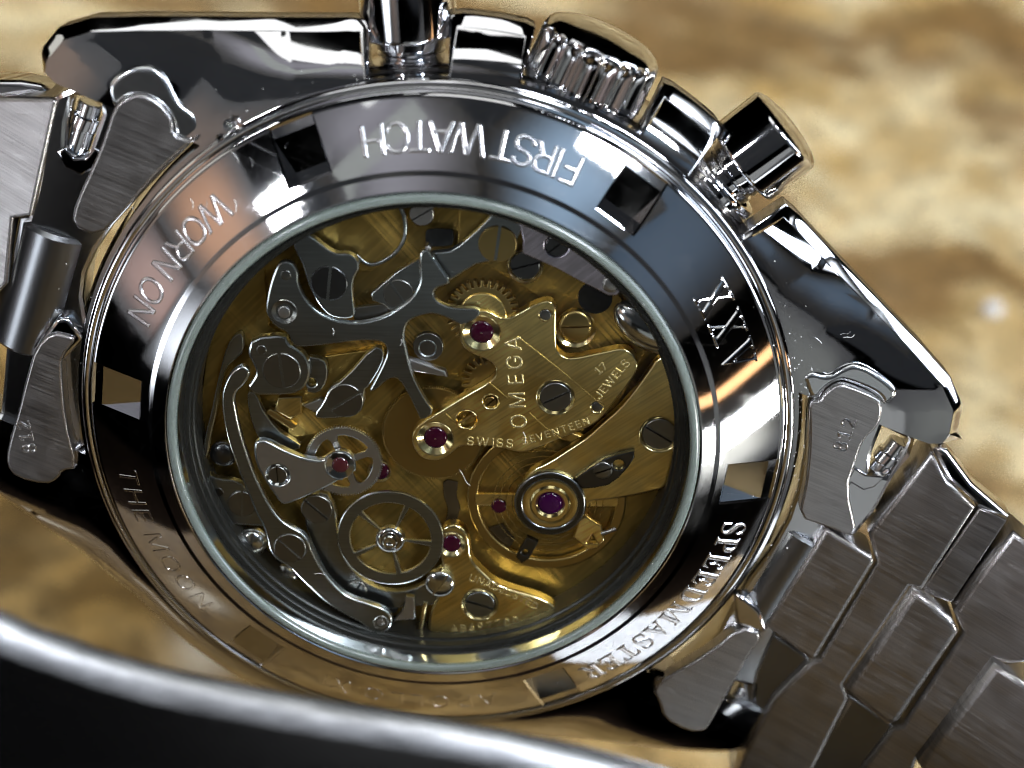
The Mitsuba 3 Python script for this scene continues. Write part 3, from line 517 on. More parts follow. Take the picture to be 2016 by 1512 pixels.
plate(EL + '__shoulder', [(-21.41, 4.11), (-20.38, 5.45), (-19.95, 5.95), (-19.35, 5.95), (-18.63, 4.79), (-19.89, 3.48), (-20.02, 3.83), (-19.64, 4.78), (-20.36, 4.95)], -0.75, 0.8, 'steel_polished', b=0.2, steps=3, smooth=60)
x0 = [(-21.81, -1.86)][0]; letters_flat(EL, '812', x0[0], x0[1], -0.45, 0.75, 97.0, 'steel_mirror', depth=0.06, space=1.05)
rod(EL + '__hub', p3([(-19.75, 10.59)], -3.0), p3([(-22.29, 3.78)], -3.0), 2.15, 'steel_satin', 64)
# left wide link (brushed, bright)
k = key(BR + '__wide_link')
plate(k + '__face', [(-24.07, 17.38), (-19.00, 17.78), (-18.78, 17.62), (-20.73, 11.54), (-21.81, 11.28), (-22.49, 7.75), (-25.27, 5.17)], (7.44, 0.36), 2.6, 'steel_brushed', b=0.22, steps=3)
plate(k + '__end_cap', [(-23.92, 18.26), (-21.03, 18.22), (-20.00, 18.01), (-19.22, 17.53), (-19.48, 17.02), (-24.09, 17.00)], -2.9, 1.6, 'steel_polished', b=0.3, steps=4, smooth=60)
# right end link
EL = key(WT + '__end_link')
plate(EL + '__body', [(19.79, 2.09), (21.30, 3.73), (23.04, 3.25), (24.69, 1.84), (25.66, -0.86), (25.45, -1.63), (23.36, -6.82), (21.72, -7.33), (18.16, -14.85), (17.80, -19.73), (17.23, -20.10), (14.85, -19.43), (12.15, -17.37), (15.25, -14.21), (16.56, -10.83), (18.91, -6.88), (19.81, -3.08)], -1.5, 2.0, 'steel_mirror', b=0.25, round_=1,
      holes=[[(23.94, -0.33), (25.41, -1.11), (25.26, -1.94), (24.35, -3.28), (23.43, -3.10), (23.51, -1.86)], [(16.74, -16.77), (17.74, -16.99), (17.61, -19.38), (16.54, -18.98), (16.27, -18.17)]])
plate(EL + '__upper_plate', [(19.74, 1.66), (20.35, 1.67), (20.61, 2.17), (21.19, 2.65), (21.70, 2.65), (23.42, 1.90), (23.68, 1.23), (23.54, 0.24), (22.79, -0.58), (22.46, -1.98), (22.12, -3.43), (22.94, -6.62), (21.05, -5.85), (19.59, -5.31), (19.87, -3.46), (19.95, -1.62), (19.92, -0.10)], -0.45, 1.0, 'steel_brushed', b=0.14, round_=1, steps=3, label='stamped upper half of the right end link')
plate(EL + '__shoulder', [(19.34, 3.04), (19.93, 3.31), (20.75, 3.03), (21.33, 3.50), (22.02, 3.80), (22.91, 3.52), (24.29, 2.48), (24.44, 1.92), (24.10, 1.44), (23.71, 1.31), (23.45, 1.97), (21.72, 2.72), (21.22, 2.71), (20.56, 2.17), (20.32, 1.70), (19.84, 1.69), (19.53, 2.46)], -0.7, 1.0, 'steel_edge', b=0.30, steps=5, smooth=60, round_=2)
plate(EL + '__rim_lip', [(22.13, -3.63), (22.55, -2.64), (23.19, -3.09), (24.18, -3.17), (24.43, -2.92), (23.73, -3.86), (23.14, -4.06), (22.46, -3.63), (22.22, -4.13)], -1.3, 0.5, 'steel_polished', b=0.1)
rod(EL + '__spring_bar', p3([(25.09, -1.56)], -2.4), p3([(23.97, -3.56)], -2.4), 0.62, 'steel_mirror')
rod(EL + '__spring_bar_collar', p3([(24.70, -2.24)], -2.4), p3([(24.36, -2.87)], -2.4), 0.8, 'steel_polished')
x0 = [(21.88, -1.35)][0]; letters_flat(EL, '812', x0[0], x0[1], -0.45, 0.75, 76.0, 'steel_mirror', depth=0.06, space=1.05)
plate(EL + '__lower_plate', [(16.72, -12.37), (18.10, -12.75), (17.41, -14.01), (16.74, -15.55), (15.76, -17.84), (15.25, -19.04), (14.94, -19.40), (14.07, -19.45), (12.65, -18.57), (12.36, -17.39), (11.93, -16.63), (13.00, -15.58), (15.08, -14.05)], -0.45, 1.0, 'steel_brushed', b=0.14, round_=1, steps=3, label='plain brushed lower half of the right end link')
plate(EL + '__shoulder', [(16.35, -10.38), (17.06, -10.70), (17.86, -11.48), (18.29, -12.67), (18.01, -12.94), (16.91, -12.49), (16.51, -12.30)], -0.75, 0.8, 'steel_polished', b=0.2, steps=3, smooth=60)
rod(EL + '__spring_bar', p3([(17.47, -17.46)], -2.3), p3([(16.92, -19.77)], -2.3), 0.55, 'steel_mirror')
rod(EL + '__hub', p3([(20.49, -7.16)], -2.6), p3([(17.91, -12.49)], -2.6), 1.7, 'steel_satin', 64)
k = key(BR + '__centre_link')
plate(k, [(21.17, -6.09), (23.62, -7.41), (23.82, -7.74), (21.05, -13.95), (20.75, -14.12), (18.13, -12.42)], (-6.6, 0.27), 2.4, 'steel_brushed', b=0.24, steps=4, smooth=50)
k = key(BR + '__wide_link')
plate(k + '__face', [(26.45, -1.31), (27.37, -2.78), (28.89, -4.05), (26.47, -9.28), (25.83, -9.20), (22.68, -15.67), (22.99, -16.44), (21.32, -21.13), (20.20, -24.26), (16.70, -23.01), (17.80, -19.82), (18.87, -17.22), (20.83, -14.51), (21.23, -14.31), (24.01, -8.01), (23.50, -6.36), (24.63, -4.41)], (-7.9, 0.30), 2.6, 'steel_brushed', b=0.24, steps=4, smooth=50)
plate(k + '__end_cap', [(26.57, -1.40), (27.39, -1.34), (28.76, -3.04), (30.74, -4.59), (30.66, -4.89), (29.15, -4.55), (27.51, -3.22)], (-8.6, 0.30), 1.4, 'steel_polished', b=0.3, steps=4, smooth=60, label='polished end of the first wide link right of the case')
plate(k + '__chamfer', [(29.10, -4.17), (30.57, -4.64), (29.14, -7.69), (28.09, -9.89), (26.43, -9.51)], (-8.2, 0.30), 1.6, 'steel_brushed', b=0.1)
plate(k + '__chamfer', [(23.03, -16.55), (23.82, -16.85), (22.34, -20.73), (21.34, -23.57), (20.47, -23.09), (21.35, -21.20)], (-8.2, 0.30), 1.6, 'steel_brushed', b=0.1)
k = key(BR + '__centre_link')
plate(k, [(25.97, -8.95), (27.91, -10.26), (28.42, -10.98), (25.61, -16.92), (25.04, -17.36), (22.68, -15.62)], (-9.3, 0.37), 2.6, 'steel_brushed', b=0.36, steps=5, smooth=50)
k = key(BR + '__wide_link')
plate(k + '__face', [(30.77, -4.92), (32.93, -6.50), (33.26, -11.52), (30.96, -12.41), (30.27, -12.35), (26.71, -19.22), (26.15, -21.84), (22.46, -24.83), (23.92, -20.26), (25.31, -17.66), (25.82, -17.28), (28.63, -11.14), (28.11, -10.10), (29.29, -7.63)], (-12.1, 0.45), 2.6, 'steel_brushed', b=0.26, steps=4, smooth=50)
k = key(BR + '__centre_link')
plate(k, [(30.13, -12.08), (32.96, -13.38), (33.34, -19.61), (29.20, -22.16), (26.59, -18.86)], (-12.9, 0.50), 2.6, 'steel_brushed', b=0.36, steps=5, smooth=50)
plate(EL + '__inner_bar', [(18.15, -13.65), (18.47, -13.40), (21.16, -14.87), (19.33, -18.09), (17.98, -20.31), (17.51, -20.01), (17.17, -16.50)], (-8.6, 0.30), 1.2, 'steel_satin', b=0.2, steps=3)
plate(key(BR + '__link_bar'), [(22.55, -16.13), (25.75, -17.81), (24.17, -21.15), (22.52, -25.11), (20.22, -24.12)], (-11.0, 0.40), 1.2, 'steel_satin', b=0.2, steps=3)
# folding clasp: thick band crossing in front of the lens, out of focus
plate(WT + '__clasp', [(-23.41, 4.43), (-19.73, 2.47), (-17.21, 1.34), (-15.96, 0.64), (-14.46, 0.04), (-12.75, -0.66), (-10.80, -1.30), (-9.04, -1.77), (-7.28, -2.14), (-5.29, -2.58), (-3.29, -2.97), (0.94, -3.74), (4.74, -4.47), (8.10, -5.27), (11.49, -6.29), (16.05, -7.88), (20.69, -9.88), (22.09, -30.10), (-29.24, -31.93)], 22.0, 1.0, 'steel_clasp', b=1.2, steps=2, smooth=50, edge='steel_clasp_edge', label='polished folding clasp close to the lens, out of focus')
# ---- movement under the crystal
MV = WT
put(MV + '__main_plate', lathe([(13.0, -1.4), (12.7, -1.38), (6.0, -1.38), (1e-3, -1.38)], 120), 'brass_base', False, 'gilt main plate seen between the bridges')
def scr(px, z, r, ang, bsdf='steel_screw', **k): return screw(MV + '__screw', px[0][0], px[0][1], z, r, ang, bsdf, **k)
# raised brass fields of the plate
plate(MV + '__barrel_cover', circle(*[(-3.86, 11.39)][0], 2.6, 64), -0.75, 0.6, 'brass_base', b=0.06)
plate(MV + '__plate_field', [(1.50, 12.31), (5.00, 11.91), (9.18, 8.61), (10.00, 6.91), (11.11, 4.32), (9.29, 0.14), (6.56, 4.28), (6.29, 6.88), (2.88, 9.13), (1.31, 9.68)], -0.95, 0.5, 'brass_base', b=0.05)
plate(MV + '__plate_field', [(-11.61, 6.72), (-8.77, 9.03), (-8.72, 5.58), (-7.95, 5.01), (-10.15, 4.40), (-11.69, 2.01), (-12.52, 2.00)], -1.0, 0.5, 'brass_base', b=0.05)
plate(MV + '__plate_field', [(-8.15, 1.46), (-5.84, 3.87), (-2.03, 4.49), (-1.57, 2.13), (-2.74, 0.01), (-6.07, -0.64), (-8.02, -0.97)], -0.95, 0.4, 'brass_base', b=0.05)
put(MV + '__setting_spring', (lambda q: meshtube(np.c_[q, np.full(len(q), -0.5)], 0.11, 8))(chaikin([(-1.70, 12.69), (-1.45, 12.31), (-1.29, 11.82), (-1.25, 11.22), (-1.35, 10.66), (-1.69, 10.05), (-2.33, 9.52), (-3.03, 9.23), (-3.44, 9.37), (-3.85, 9.81)], 2, False)), 'steel_lever', 60)
# gears
cx, cy = [(2.63, 6.59)][0]
plate(MV + '__winding_wheel', gear_outline(cx, cy, 1.92, 1.55, 30, 0.62), -0.35, 0.35, 'brass_wheel', b=0.04)
plate(MV + '__winding_wheel__boss', circle(cx, cy, 1.24, 64), -0.2, 0.3, 'gold_bridge', b=0.06)
cx, cy = [(2.90, 2.53)][0]
plate(MV + '__intermediate_wheel', gear_outline(cx, cy, 1.5, 1.12, 22, 0.62), -0.7, 0.3, 'brass_wheel', b=0.04)
cx, cy = [(-0.16, -0.44)][0]
plate(MV + '__chronograph_wheel', gear_outline(cx, cy, 2.78, 2.66, 150, 0.6), -0.55, 0.14, 'brass_wheel', b=0.02)
# black plate painted as the dark of an opening, top plates
plate(MV + '__dark_patch', [(-0.28, 10.99), (-0.01, 11.10), (1.08, 11.08), (1.16, 10.92), (1.14, 10.25), (0.80, 10.14), (-0.09, 10.13), (-0.30, 10.35)], -0.9, 0.1, 'black_void', b=0.02, round_=1)
plate(MV + '__lever_arm', [(0.07, 10.04), (1.03, 10.15), (1.59, 10.54), (2.38, 11.26), (2.90, 11.82), (3.27, 12.23), (4.15, 12.07), (4.76, 11.47), (4.44, 10.81), (3.87, 9.98), (3.55, 9.64), (3.03, 9.61), (2.35, 9.44), (1.71, 9.04), (1.00, 8.53), (0.51, 9.12)], -0.2, 0.4, 'steel_lever', b=0.08)
plate(MV + '__lever_arm', [(-0.56, 9.79), (-1.71, 9.06), (-2.60, 8.29), (-3.12, 7.81), (-3.09, 7.41), (-2.49, 7.19), (-2.13, 6.82), (-1.32, 7.28), (-0.72, 7.97), (-0.48, 8.79)], -0.1, 0.35, 'steel_lever', b=0.07)
scr([(-1.69, 7.83)], -0.02, 0.82, -58, h=0.25)
scr([(3.46, 10.58)], -0.05, 1.0, 82, bsdf='brass_wheel', h=0.3)
scr([(-0.43, 11.98)], -0.6, 0.63, 31, bsdf='steel_pale')
disc(MV + '__pin', *[(-0.07, 10.44)][0], 0.2, 0.16, 'steel_pale', h=0.5, dome=0.05)
# upper-left hammer lever with screw
plate(MV + '__hammer', [(-6.53, 11.14), (-6.12, 11.09), (-5.42, 10.48), (-4.82, 10.04), (-4.16, 10.10), (-3.76, 9.83), (-3.62, 9.27), (-4.07, 8.54), (-4.03, 7.27), (-3.96, 6.47), (-5.12, 6.46), (-5.71, 6.97), (-6.14, 7.82), (-6.41, 8.61), (-6.57, 9.53), (-6.95, 10.25), (-6.97, 10.80)], 0.05, 0.45, 'steel_lever', b=0.08, round_=2)
scr([(-5.25, 8.45)], 0.12, 0.97, 82, bsdf='steel_dark', h=0.2)
plate(MV + '__lever_foot', [(-4.26, 6.92), (-2.40, 7.19), (-2.20, 6.76), (-2.96, 6.35), (-4.03, 6.17)], -0.25, 0.3, 'steel_screw', b=0.05)
# three-armed operating lever
plate(MV + '__three_arm_lever', [(-7.56, 9.72), (-7.27, 9.75), (-6.95, 9.53), (-6.77, 9.03), (-6.82, 8.58), (-6.62, 7.94), (-6.18, 7.20), (-5.47, 6.64), (-4.53, 6.36), (-3.50, 6.37), (-2.35, 6.72), (-1.57, 7.24), (-0.98, 7.75), (-0.59, 8.43), (-0.47, 8.99), (-0.52, 9.94), (-0.43, 10.35), (-0.06, 10.44), (0.14, 10.08), (0.69, 9.20), (1.06, 8.64), (0.75, 8.47), (0.38, 8.36), (0.13, 8.04), (0.28, 7.65), (0.80, 7.32), (1.50, 7.21), (2.50, 7.22), (2.54, 6.76), (1.64, 6.24), (1.28, 6.41), (0.78, 6.69), (0.23, 6.89), (-0.27, 6.88), (-1.01, 6.62), (-1.34, 6.22), (-1.47, 5.53), (-1.33, 4.78), (-1.20, 3.94), (-0.91, 3.01), (-0.41, 1.95), (0.06, 1.24), (-0.71, 0.72), (-0.86, 1.11), (-1.16, 1.88), (-1.51, 2.65), (-1.76, 3.11), (-2.13, 3.26), (-2.52, 3.05), (-2.96, 2.57), (-3.46, 2.36), (-3.02, 3.16), (-2.47, 4.31), (-2.34, 4.83), (-2.46, 5.17), (-2.78, 5.34), (-3.36, 5.37), (-4.08, 5.33), (-5.34, 5.12), (-7.00, 4.93), (-7.34, 5.13), (-7.48, 5.76), (-8.13, 6.10), (-8.47, 6.56), (-8.60, 7.07), (-8.37, 8.15), (-8.02, 9.14), (-7.78, 9.58)], 0.35, 0.35, 'steel_lever', b=0.09, round_=1, label='dark steel three-armed lever crossing the upper left of the movement')
x, y = [(-7.62, 6.97)][0]
cup(MV + '__pivot_ring', x, y, 0.42, 0.42, 0.66, 'steel_screw', 0.08); disc(MV + '__pivot', x, y, 0.5, 0.33, 'steel_pale', h=0.3)
disc(MV + '__pin', *[(-7.42, 8.99)][0], 0.4, 0.28, 'steel_screw', h=0.2)
put(MV + '__blade', shift(slab(Polygon([(-1.32, 4.17), (0.62, 3.46), (0.72, 3.08), (-1.15, 3.41)]), 0.4, 0.09, 2), -0.1), 'steel_pale', 35)
disc(MV + '__stud', *[(-0.29, 4.65)][0], -0.5, 0.8, 'steel_screw', h=0.3); cup(MV + '__stud_ring', *[(-0.32, 4.58)][0], -0.45, 0.3, 0.48, 'steel_lever', 0.15)
# left column: click plate with screw, its tongue and neighbours
plate(MV + '__tongue', [(-10.03, 2.07), (-9.50, 1.81), (-9.29, 0.94), (-8.94, 0.31), (-8.46, -0.36), (-8.04, -0.66), (-7.14, -1.32), (-8.27, -1.64), (-9.35, -0.92), (-9.67, -0.68), (-9.89, 0.05), (-10.05, 0.99)], -0.45, 0.4, 'steel_lever', b=0.06, round_=1)
plate(MV + '__click_tail', [(-6.82, 4.13), (-5.81, 3.99), (-5.62, 3.46), (-5.71, 2.64), (-6.24, 1.92), (-6.94, 2.09)], -0.35, 0.4, 'steel_lever', b=0.08, round_=1, holes=[(*[(-6.53, 2.60)][0], 0.25)])
plate(MV + '__click_plate', [(-9.42, 5.42), (-7.59, 5.61), (-7.57, 5.09), (-7.02, 4.80), (-6.62, 4.37), (-6.44, 3.73), (-6.53, 3.08), (-6.88, 2.49), (-7.55, 2.15), (-8.66, 2.11), (-9.48, 2.10), (-9.88, 2.58), (-9.64, 2.87), (-9.31, 3.41), (-9.51, 3.99), (-9.74, 4.54)], 0.25, 0.5, 'steel_lever', b=0.12, round_=1, label='dark click plate with one large screw')
scr([(-7.97, 3.57)], 0.33, 1.03, -86, h=0.2)
disc(MV + '__pin', *[(-8.97, 4.75)][0], 0.3, 0.27, 'steel_screw', h=0.2)
plate(MV + '__side_strip', [(-10.47, 5.26), (-10.03, 5.38), (-10.05, 4.27), (-10.57, 3.82), (-11.09, 3.35), (-11.52, 2.03), (-11.78, 0.70), (-12.18, -0.61), (-12.53, -2.15), (-12.77, -2.03), (-12.45, -0.43), (-12.05, 0.76), (-11.81, 1.79), (-11.29, 3.58), (-10.95, 4.61)], -0.5, 0.4, 'steel_lever', b=0.06, round_=1)
# coupling lever with screw and tooth
plate(MV + '__coupling_lever', [(-3.12, 4.90), (-2.54, 4.70), (-2.63, 3.89), (-3.43, 2.58), (-3.71, 2.34), (-3.69, 1.51), (-4.32, 0.81), (-5.06, 0.72), (-6.26, 0.61), (-6.44, 0.91), (-5.94, 1.55), (-5.57, 2.44), (-4.73, 2.98)], 0.0, 0.4, 'steel_lever', b=0.08, round_=1)
scr([(-4.73, 1.75)], 0.08, 0.98, 33, h=0.2)
plate(MV + '__tooth', [(-7.11, 1.34), (-6.06, 1.77), (-5.85, 1.51), (-6.38, 0.90)], -0.15, 0.35, 'steel_pale', b=0.08)
plate(MV + '__brass_arbor', [(-9.19, 0.65), (-8.90, 0.96), (-7.53, -0.06), (-7.77, -0.42)], -0.6, 0.3, 'brass_wheel', b=0.1)
plate(MV + '__brass_block', [(-8.41, 1.59), (-7.10, 1.72), (-7.21, 0.70), (-7.83, 0.33), (-8.68, 0.86)], -0.55, 0.4, 'gold_bridge', b=0.08)
# small toothed wheel under the bright cock, the cock itself
cx, cy = [(-5.03, -2.03)][0]
plate(MV + '__minute_wheel', gear_outline(cx, cy, 2.12, 2.0, 90, 0.6), -0.25, 0.14, 'steel_pale', b=0.02, holes=[chaikin([(cx + r_ * math.cos(math.radians(a_)), cy + r_ * math.sin(math.radians(a_))) for r_, a_ in [(1.62, s_ + 6), (1.62, s_ + 30), (1.62, s_ + 60), (1.62, s_ + 84), (0.55, s_ + 70), (0.55, s_ + 20)]], 1) for s_ in (20, 110, 200, 290)])
x, y = [(-3.20, -2.96)][0]; cup(MV + '__jewel_ring', x, y, -0.9, 0.5, 0.62, 'gold_polished'); disc(MV + '__jewel', x, y, -0.93, 0.52, 'ruby', dome=0.05)
plate(MV + '__bright_cock', [(-9.75, -0.77), (-9.52, -0.50), (-9.02, -0.49), (-8.15, -1.03), (-7.09, -1.53), (-6.11, -1.68), (-5.71, -1.30), (-5.04, -1.05), (-4.48, -1.29), (-4.31, -1.84), (-4.41, -2.27), (-5.52, -3.05), (-6.94, -3.82), (-8.22, -4.40), (-8.49, -4.31), (-8.84, -3.72), (-9.24, -2.98), (-9.72, -1.90)], 0.4, 0.45, 'steel_pale', b=0.13, steps=3, round_=1, holes=[(*[(-5.14, -1.94)][0], 0.74), (*[(-8.55, -2.57)][0], 0.60)], label='bright steel cock with a small screw and a dark jewel')
x, y = [(-5.14, -1.94)][0]; cup(MV + '__jewel_ring', x, y, 0.42, 0.45, 0.76, 'steel_polished', 0.1); disc(MV + '__jewel', x, y, 0.36, 0.46, 'jewel_dark', dome=0.08)
cup(MV + '__screw_seat', *[(-8.55, -2.57)][0], 0.4, 0.52, 0.62, 'steel_polished', 0.1); scr([(-8.57, -2.61)], 0.32, 0.54, -88, h=0.2)
# lower-left plate and long curved lever
plate(MV + '__corner_plate', [(-12.90, -2.03), (-12.47, -2.87), (-11.88, -3.17), (-10.85, -3.22), (-10.05, -4.18), (-9.57, -5.34), (-9.34, -6.07), (-10.43, -6.02), (-11.50, -5.94), (-11.82, -5.79), (-12.15, -4.96), (-12.69, -3.93), (-12.99, -3.12)], -0.2, 0.4, 'steel_lever', b=0.08, round_=1)
scr([(-10.72, -4.65)], -0.12, 0.8, 86, h=0.2); disc(MV + '__pin', *[(-11.96, -3.97)][0], -0.18, 0.28, 'steel_dark', h=0.1)
scr([(-10.40, -7.25)], -0.5, 0.82, 85, bsdf='steel_mirror', dome=0.35, h=0.3); scr([(-8.80, -9.65)], -0.8, 0.7, 80, bsdf='steel_mirror', dome=0.2, h=0.3)
disc(MV + '__ball_stud', *[(-11.61, -1.80)][0], -0.5, 0.75, 'steel_dark', dome=0.3)
plate(MV + '__long_lever', [(-9.95, 3.98), (-9.56, 3.52), (-9.98, 2.81), (-10.41, 2.45), (-10.58, 1.91), (-10.52, 1.26), (-10.42, 0.33), (-10.22, -0.70), (-10.01, -1.61), (-9.75, -2.59), (-9.37, -3.61), (-9.09, -4.35), (-8.64, -5.17), (-8.08, -5.66), (-7.44, -6.03), (-7.07, -6.54), (-6.89, -7.24), (-6.49, -8.23), (-5.92, -9.19), (-5.28, -9.90), (-4.67, -10.25), (-3.86, -10.53), (-3.02, -10.85), (-2.62, -11.40), (-2.72, -12.07), (-3.25, -12.48), (-3.93, -12.36), (-4.34, -11.83), (-5.31, -11.25), (-6.38, -10.48), (-6.97, -9.80), (-7.66, -9.02), (-8.29, -8.19), (-8.92, -7.81), (-9.27, -7.27), (-9.37, -6.54), (-9.51, -5.68), (-9.90, -4.80), (-10.16, -3.81), (-10.53, -2.72), (-10.74, -1.86), (-11.09, -0.53), (-11.25, 0.95), (-11.24, 2.14), (-11.06, 2.80), (-10.63, 3.57)], 0.5, 0.4, 'steel_lever', b=0.11, steps=3, round_=1, label='long curved steel lever along the lower left of the movement')
scr([(-8.12, -6.99)], 0.58, 0.9, -45, h=0.2)
x, y = [(-3.31, -11.71)][0]; cup(MV + '__pivot_ring', x, y, 0.52, 0.26, 0.42, 'steel_screw', 0.06); disc(MV + '__pivot', x, y, 0.52, 0.22, 'steel_pale', h=0.1)
scr([(-6.66, -5.04)], -0.3, 0.88, -44, h=0.2); scr([(-4.70, -10.11)], -0.3, 0.6, 62, h=0.2)
plate(MV + '__wheel_seat', [(-7.32, -4.59), (-6.17, -3.86), (-5.61, -5.04), (-5.62, -6.32), (-5.46, -7.76), (-4.89, -8.96), (-4.02, -9.86), (-2.79, -10.34), (-1.58, -10.15), (-0.60, -9.55), (0.05, -8.56), (0.73, -8.74), (1.07, -9.78), (0.34, -10.85), (-0.81, -11.20), (-1.96, -11.15), (-2.83, -11.50), (-4.81, -10.86), (-6.17, -9.57), (-6.98, -7.62), (-7.40, -6.02)], -0.45, 0.4, 'steel_lever', b=0.08, round_=1)
cx, cy = [(-2.62, -6.57)][0]
def sector(r0, r1, a0, a1): return [(cx + r1 * math.cos(math.radians(a)), cy + r1 * math.sin(math.radians(a))) for a in np.linspace(a0, a1, 12)] + [(cx + r0 * math.cos(math.radians(a)), cy + r0 * math.sin(math.radians(a))) for a in np.linspace(a1, a0, 6)]
plate(MV + '__chronograph_runner', circle(cx, cy, 2.92, 120), 0.1, 0.18, 'steel_lever', b=0.05, holes=[sector(0.80, 2.22, s_ + 4, s_ + 68) for s_ in (-8, 64, 136, 208, 280)], label='five-spoked steel wheel with a bright hub')
put(MV + '__chronograph_runner__hub', shift(lathe([(0.78, -0.05), (0.78, 0.15), (0.72, 0.24), (0.62, 0.28), (0.50, 0.24), (0.46, 0.16), (0.42, 0.16), (0.40, 0.40), (0.34, 0.46), (0.22, 0.46), (0.20, 0.30), (1e-3, 0.26)], 48, cx, cy), 0.1), 'steel_polished', 35)
# lower gilt bridge
plate(MV + '__lower_bridge', [(0.13, -6.29), (0.42, -5.90), (1.00, -5.80), (1.52, -6.21), (1.73, -7.00), (1.74, -7.93), (2.21, -8.61), (3.02, -9.47), (4.11, -9.95), (5.38, -10.32), (6.12, -10.70), (6.66, -11.26), (5.38, -11.91), (3.66, -12.54), (1.97, -12.87), (-0.01, -12.93), (-0.84, -12.85), (-0.57, -11.31), (-0.09, -10.31), (0.18, -8.67), (0.04, -7.38)], -0.2, 0.7, 'gold_bridge', b=0.16, steps=4, round_=1, smooth=50, holes=[(*[(2.20, -10.90)][0], 0.91), (*[(0.70, -7.05)][0], 0.68)], label='gilt lower bridge with a serial number')
x, y = [(0.70, -7.05)][0]; cup(MV + '__jewel_ring', x, y, -0.19, 0.5, 0.7, 'gold_polished', 0.12); disc(MV + '__jewel', x, y, -0.24, 0.52, 'ruby', dome=0.06)
cup(MV + '__screw_seat', *[(2.20, -10.90)][0], -0.2, 0.82, 0.93, 'gold_polished', 0.12); scr([(2.20, -10.95)], -0.28, 0.84, -18, bsdf='steel_lever', h=0.2)
a = [(1.55, -9.30), (5.35, -11.21)]; d = np.subtract(a[1], a[0]); letters_flat(MV + '__lower_bridge', 'UNADJUSTED', a[0][0], a[0][1], -0.2, 0.42, math.degrees(math.atan2(d[1], d[0])) + 6, 'gold_letter', depth=0.05, step=np.hypot(*d) / 10, arc=-3.0)
a = [(0.54, -12.72), (4.55, -12.02)]; d = np.subtract(a[1], a[0]); letters_flat(MV + '__lower_bridge', '48697700', a[0][0], a[0][1], -0.2, 0.46, math.degrees(math.atan2(d[1], d[0])) - 5, 'gold_letter', depth=0.05, step=np.hypot(*d) / 8, arc=3.0)
scr([(0.03, -9.35)], 0.3, 0.8, 55, bsdf='steel_mirror', dome=0.18, h=0.5)
plate(MV + '__detent', [(-1.87, -10.19), (-1.42, -10.25), (-1.40, -11.64), (-2.61, -11.82), (-2.01, -10.98)], 0.15, 0.3, 'steel_pale', b=0.05)
put(MV + '__opening', shift(slab(Polygon(circle(*[(-3.11, -11.23)][0], 0.7, 32)), 0.1, 0.02), -0.55), 'black_void', 30)  # black disc painted as the dark inside a hole
plate(MV + '__gilt_bar', [(-0.96, -10.88), (-0.74, -10.94), (-1.07, -12.58), (-1.36, -12.72)], -0.3, 0.3, 'gold_polished', b=0.06); plate(MV + '__gilt_bar', [(-0.17, -11.06), (-0.01, -11.12), (-0.39, -12.60), (-0.56, -12.60)], -0.35, 0.3, 'gold_polished', b=0.06)
for q in ([(0.23, -3.79), (0.45, -3.60), (1.06, -3.72), (0.96, -4.57), (1.14, -5.36), (0.84, -6.45), (0.33, -6.27), (0.47, -5.37), (0.26, -4.58)], [(2.36, -6.43), (2.75, -6.56), (3.49, -6.29), (3.76, -6.74), (4.15, -7.25), (3.86, -7.83), (3.36, -7.45), (2.96, -7.59), (2.80, -6.94)]):
    put(MV + '__opening', shift(slab(Polygon(q), 0.1, 0.02), -1.2), 'pit_brown', 30)  # dark slabs standing in for shade in the pits
# balance: wheel, hairspring stud, cock, regulator
cx, cy = [(5.91, -4.58)][0]
plate(MV + '__balance_wheel', circle(cx, cy, 4.35, 120), -0.85, 0.35, 'brass_wheel', b=0.1, steps=3, smooth=50, holes=[circle(cx, cy, 3.75, 90)], label='gilt balance wheel rim')
plate(MV + '__balance_arm', [(cx - 3.9, cy - 0.35), (cx + 3.9, cy - 0.35), (cx + 3.9, cy + 0.35), (cx - 3.9, cy + 0.35)], -0.8, 0.2, 'gold_bridge', b=0.05)
put(MV + '__hairspring', (lambda a: meshtube(np.c_[cx + (1.0 + a * 0.055) * np.cos(a), cy + (1.0 + a * 0.055) * np.sin(a), np.full(len(a), -0.6)], 0.022, 5))(np.linspace(0, 40, 700)), 'brass_wheel', 60)
plate(MV + '__balance_cock', [(12.66, 4.69), (11.72, 4.27), (11.21, 3.42), (10.54, 2.36), (9.75, 1.28), (8.72, 0.28), (8.18, -0.33), (7.10, -1.13), (6.01, -1.94), (5.22, -2.31), (4.67, -3.03), (4.60, -4.28), (4.93, -5.37), (5.90, -5.99), (7.15, -5.72), (7.69, -4.70), (8.24, -4.23), (9.61, -4.12), (10.98, -3.79), (12.56, -3.33), (13.00, -1.55), (13.28, -0.03), (13.45, 1.47), (13.23, 3.24)], -0.15, 0.6, 'gold_bridge', b=0.12, steps=3, round_=1, smooth=50, holes=[(*[(11.93, -0.16)][0], 0.97)], label='broad gilt balance cock at the right')
cup(MV + '__screw_seat', *[(11.93, -0.16)][0], -0.15, 0.9, 0.98, 'gold_polished', 0.12); scr([(11.94, -0.21)], -0.25, 0.92, -33, h=0.2)
cx, cy = [(6.13, -4.28)][0]
plate(MV + '__regulator', circle(cx, cy, 1.95, 90), 0.15, 0.3, 'steel_dark', b=0.14, steps=3, smooth=50, holes=[circle(cx, cy, 1.45, 64)], label='dark steel regulator ring')
plate(MV + '__regulator__index', [(7.49, -2.66), (8.22, -2.06), (9.01, -1.48), (9.79, -1.19), (10.62, -0.97), (10.63, -1.40), (10.29, -2.01), (9.81, -2.63), (9.27, -3.07), (8.51, -3.26), (7.85, -3.33)], 0.2, 0.3, 'steel_dark', b=0.09, holes=[(*[(9.80, -1.83)][0], 0.3)])
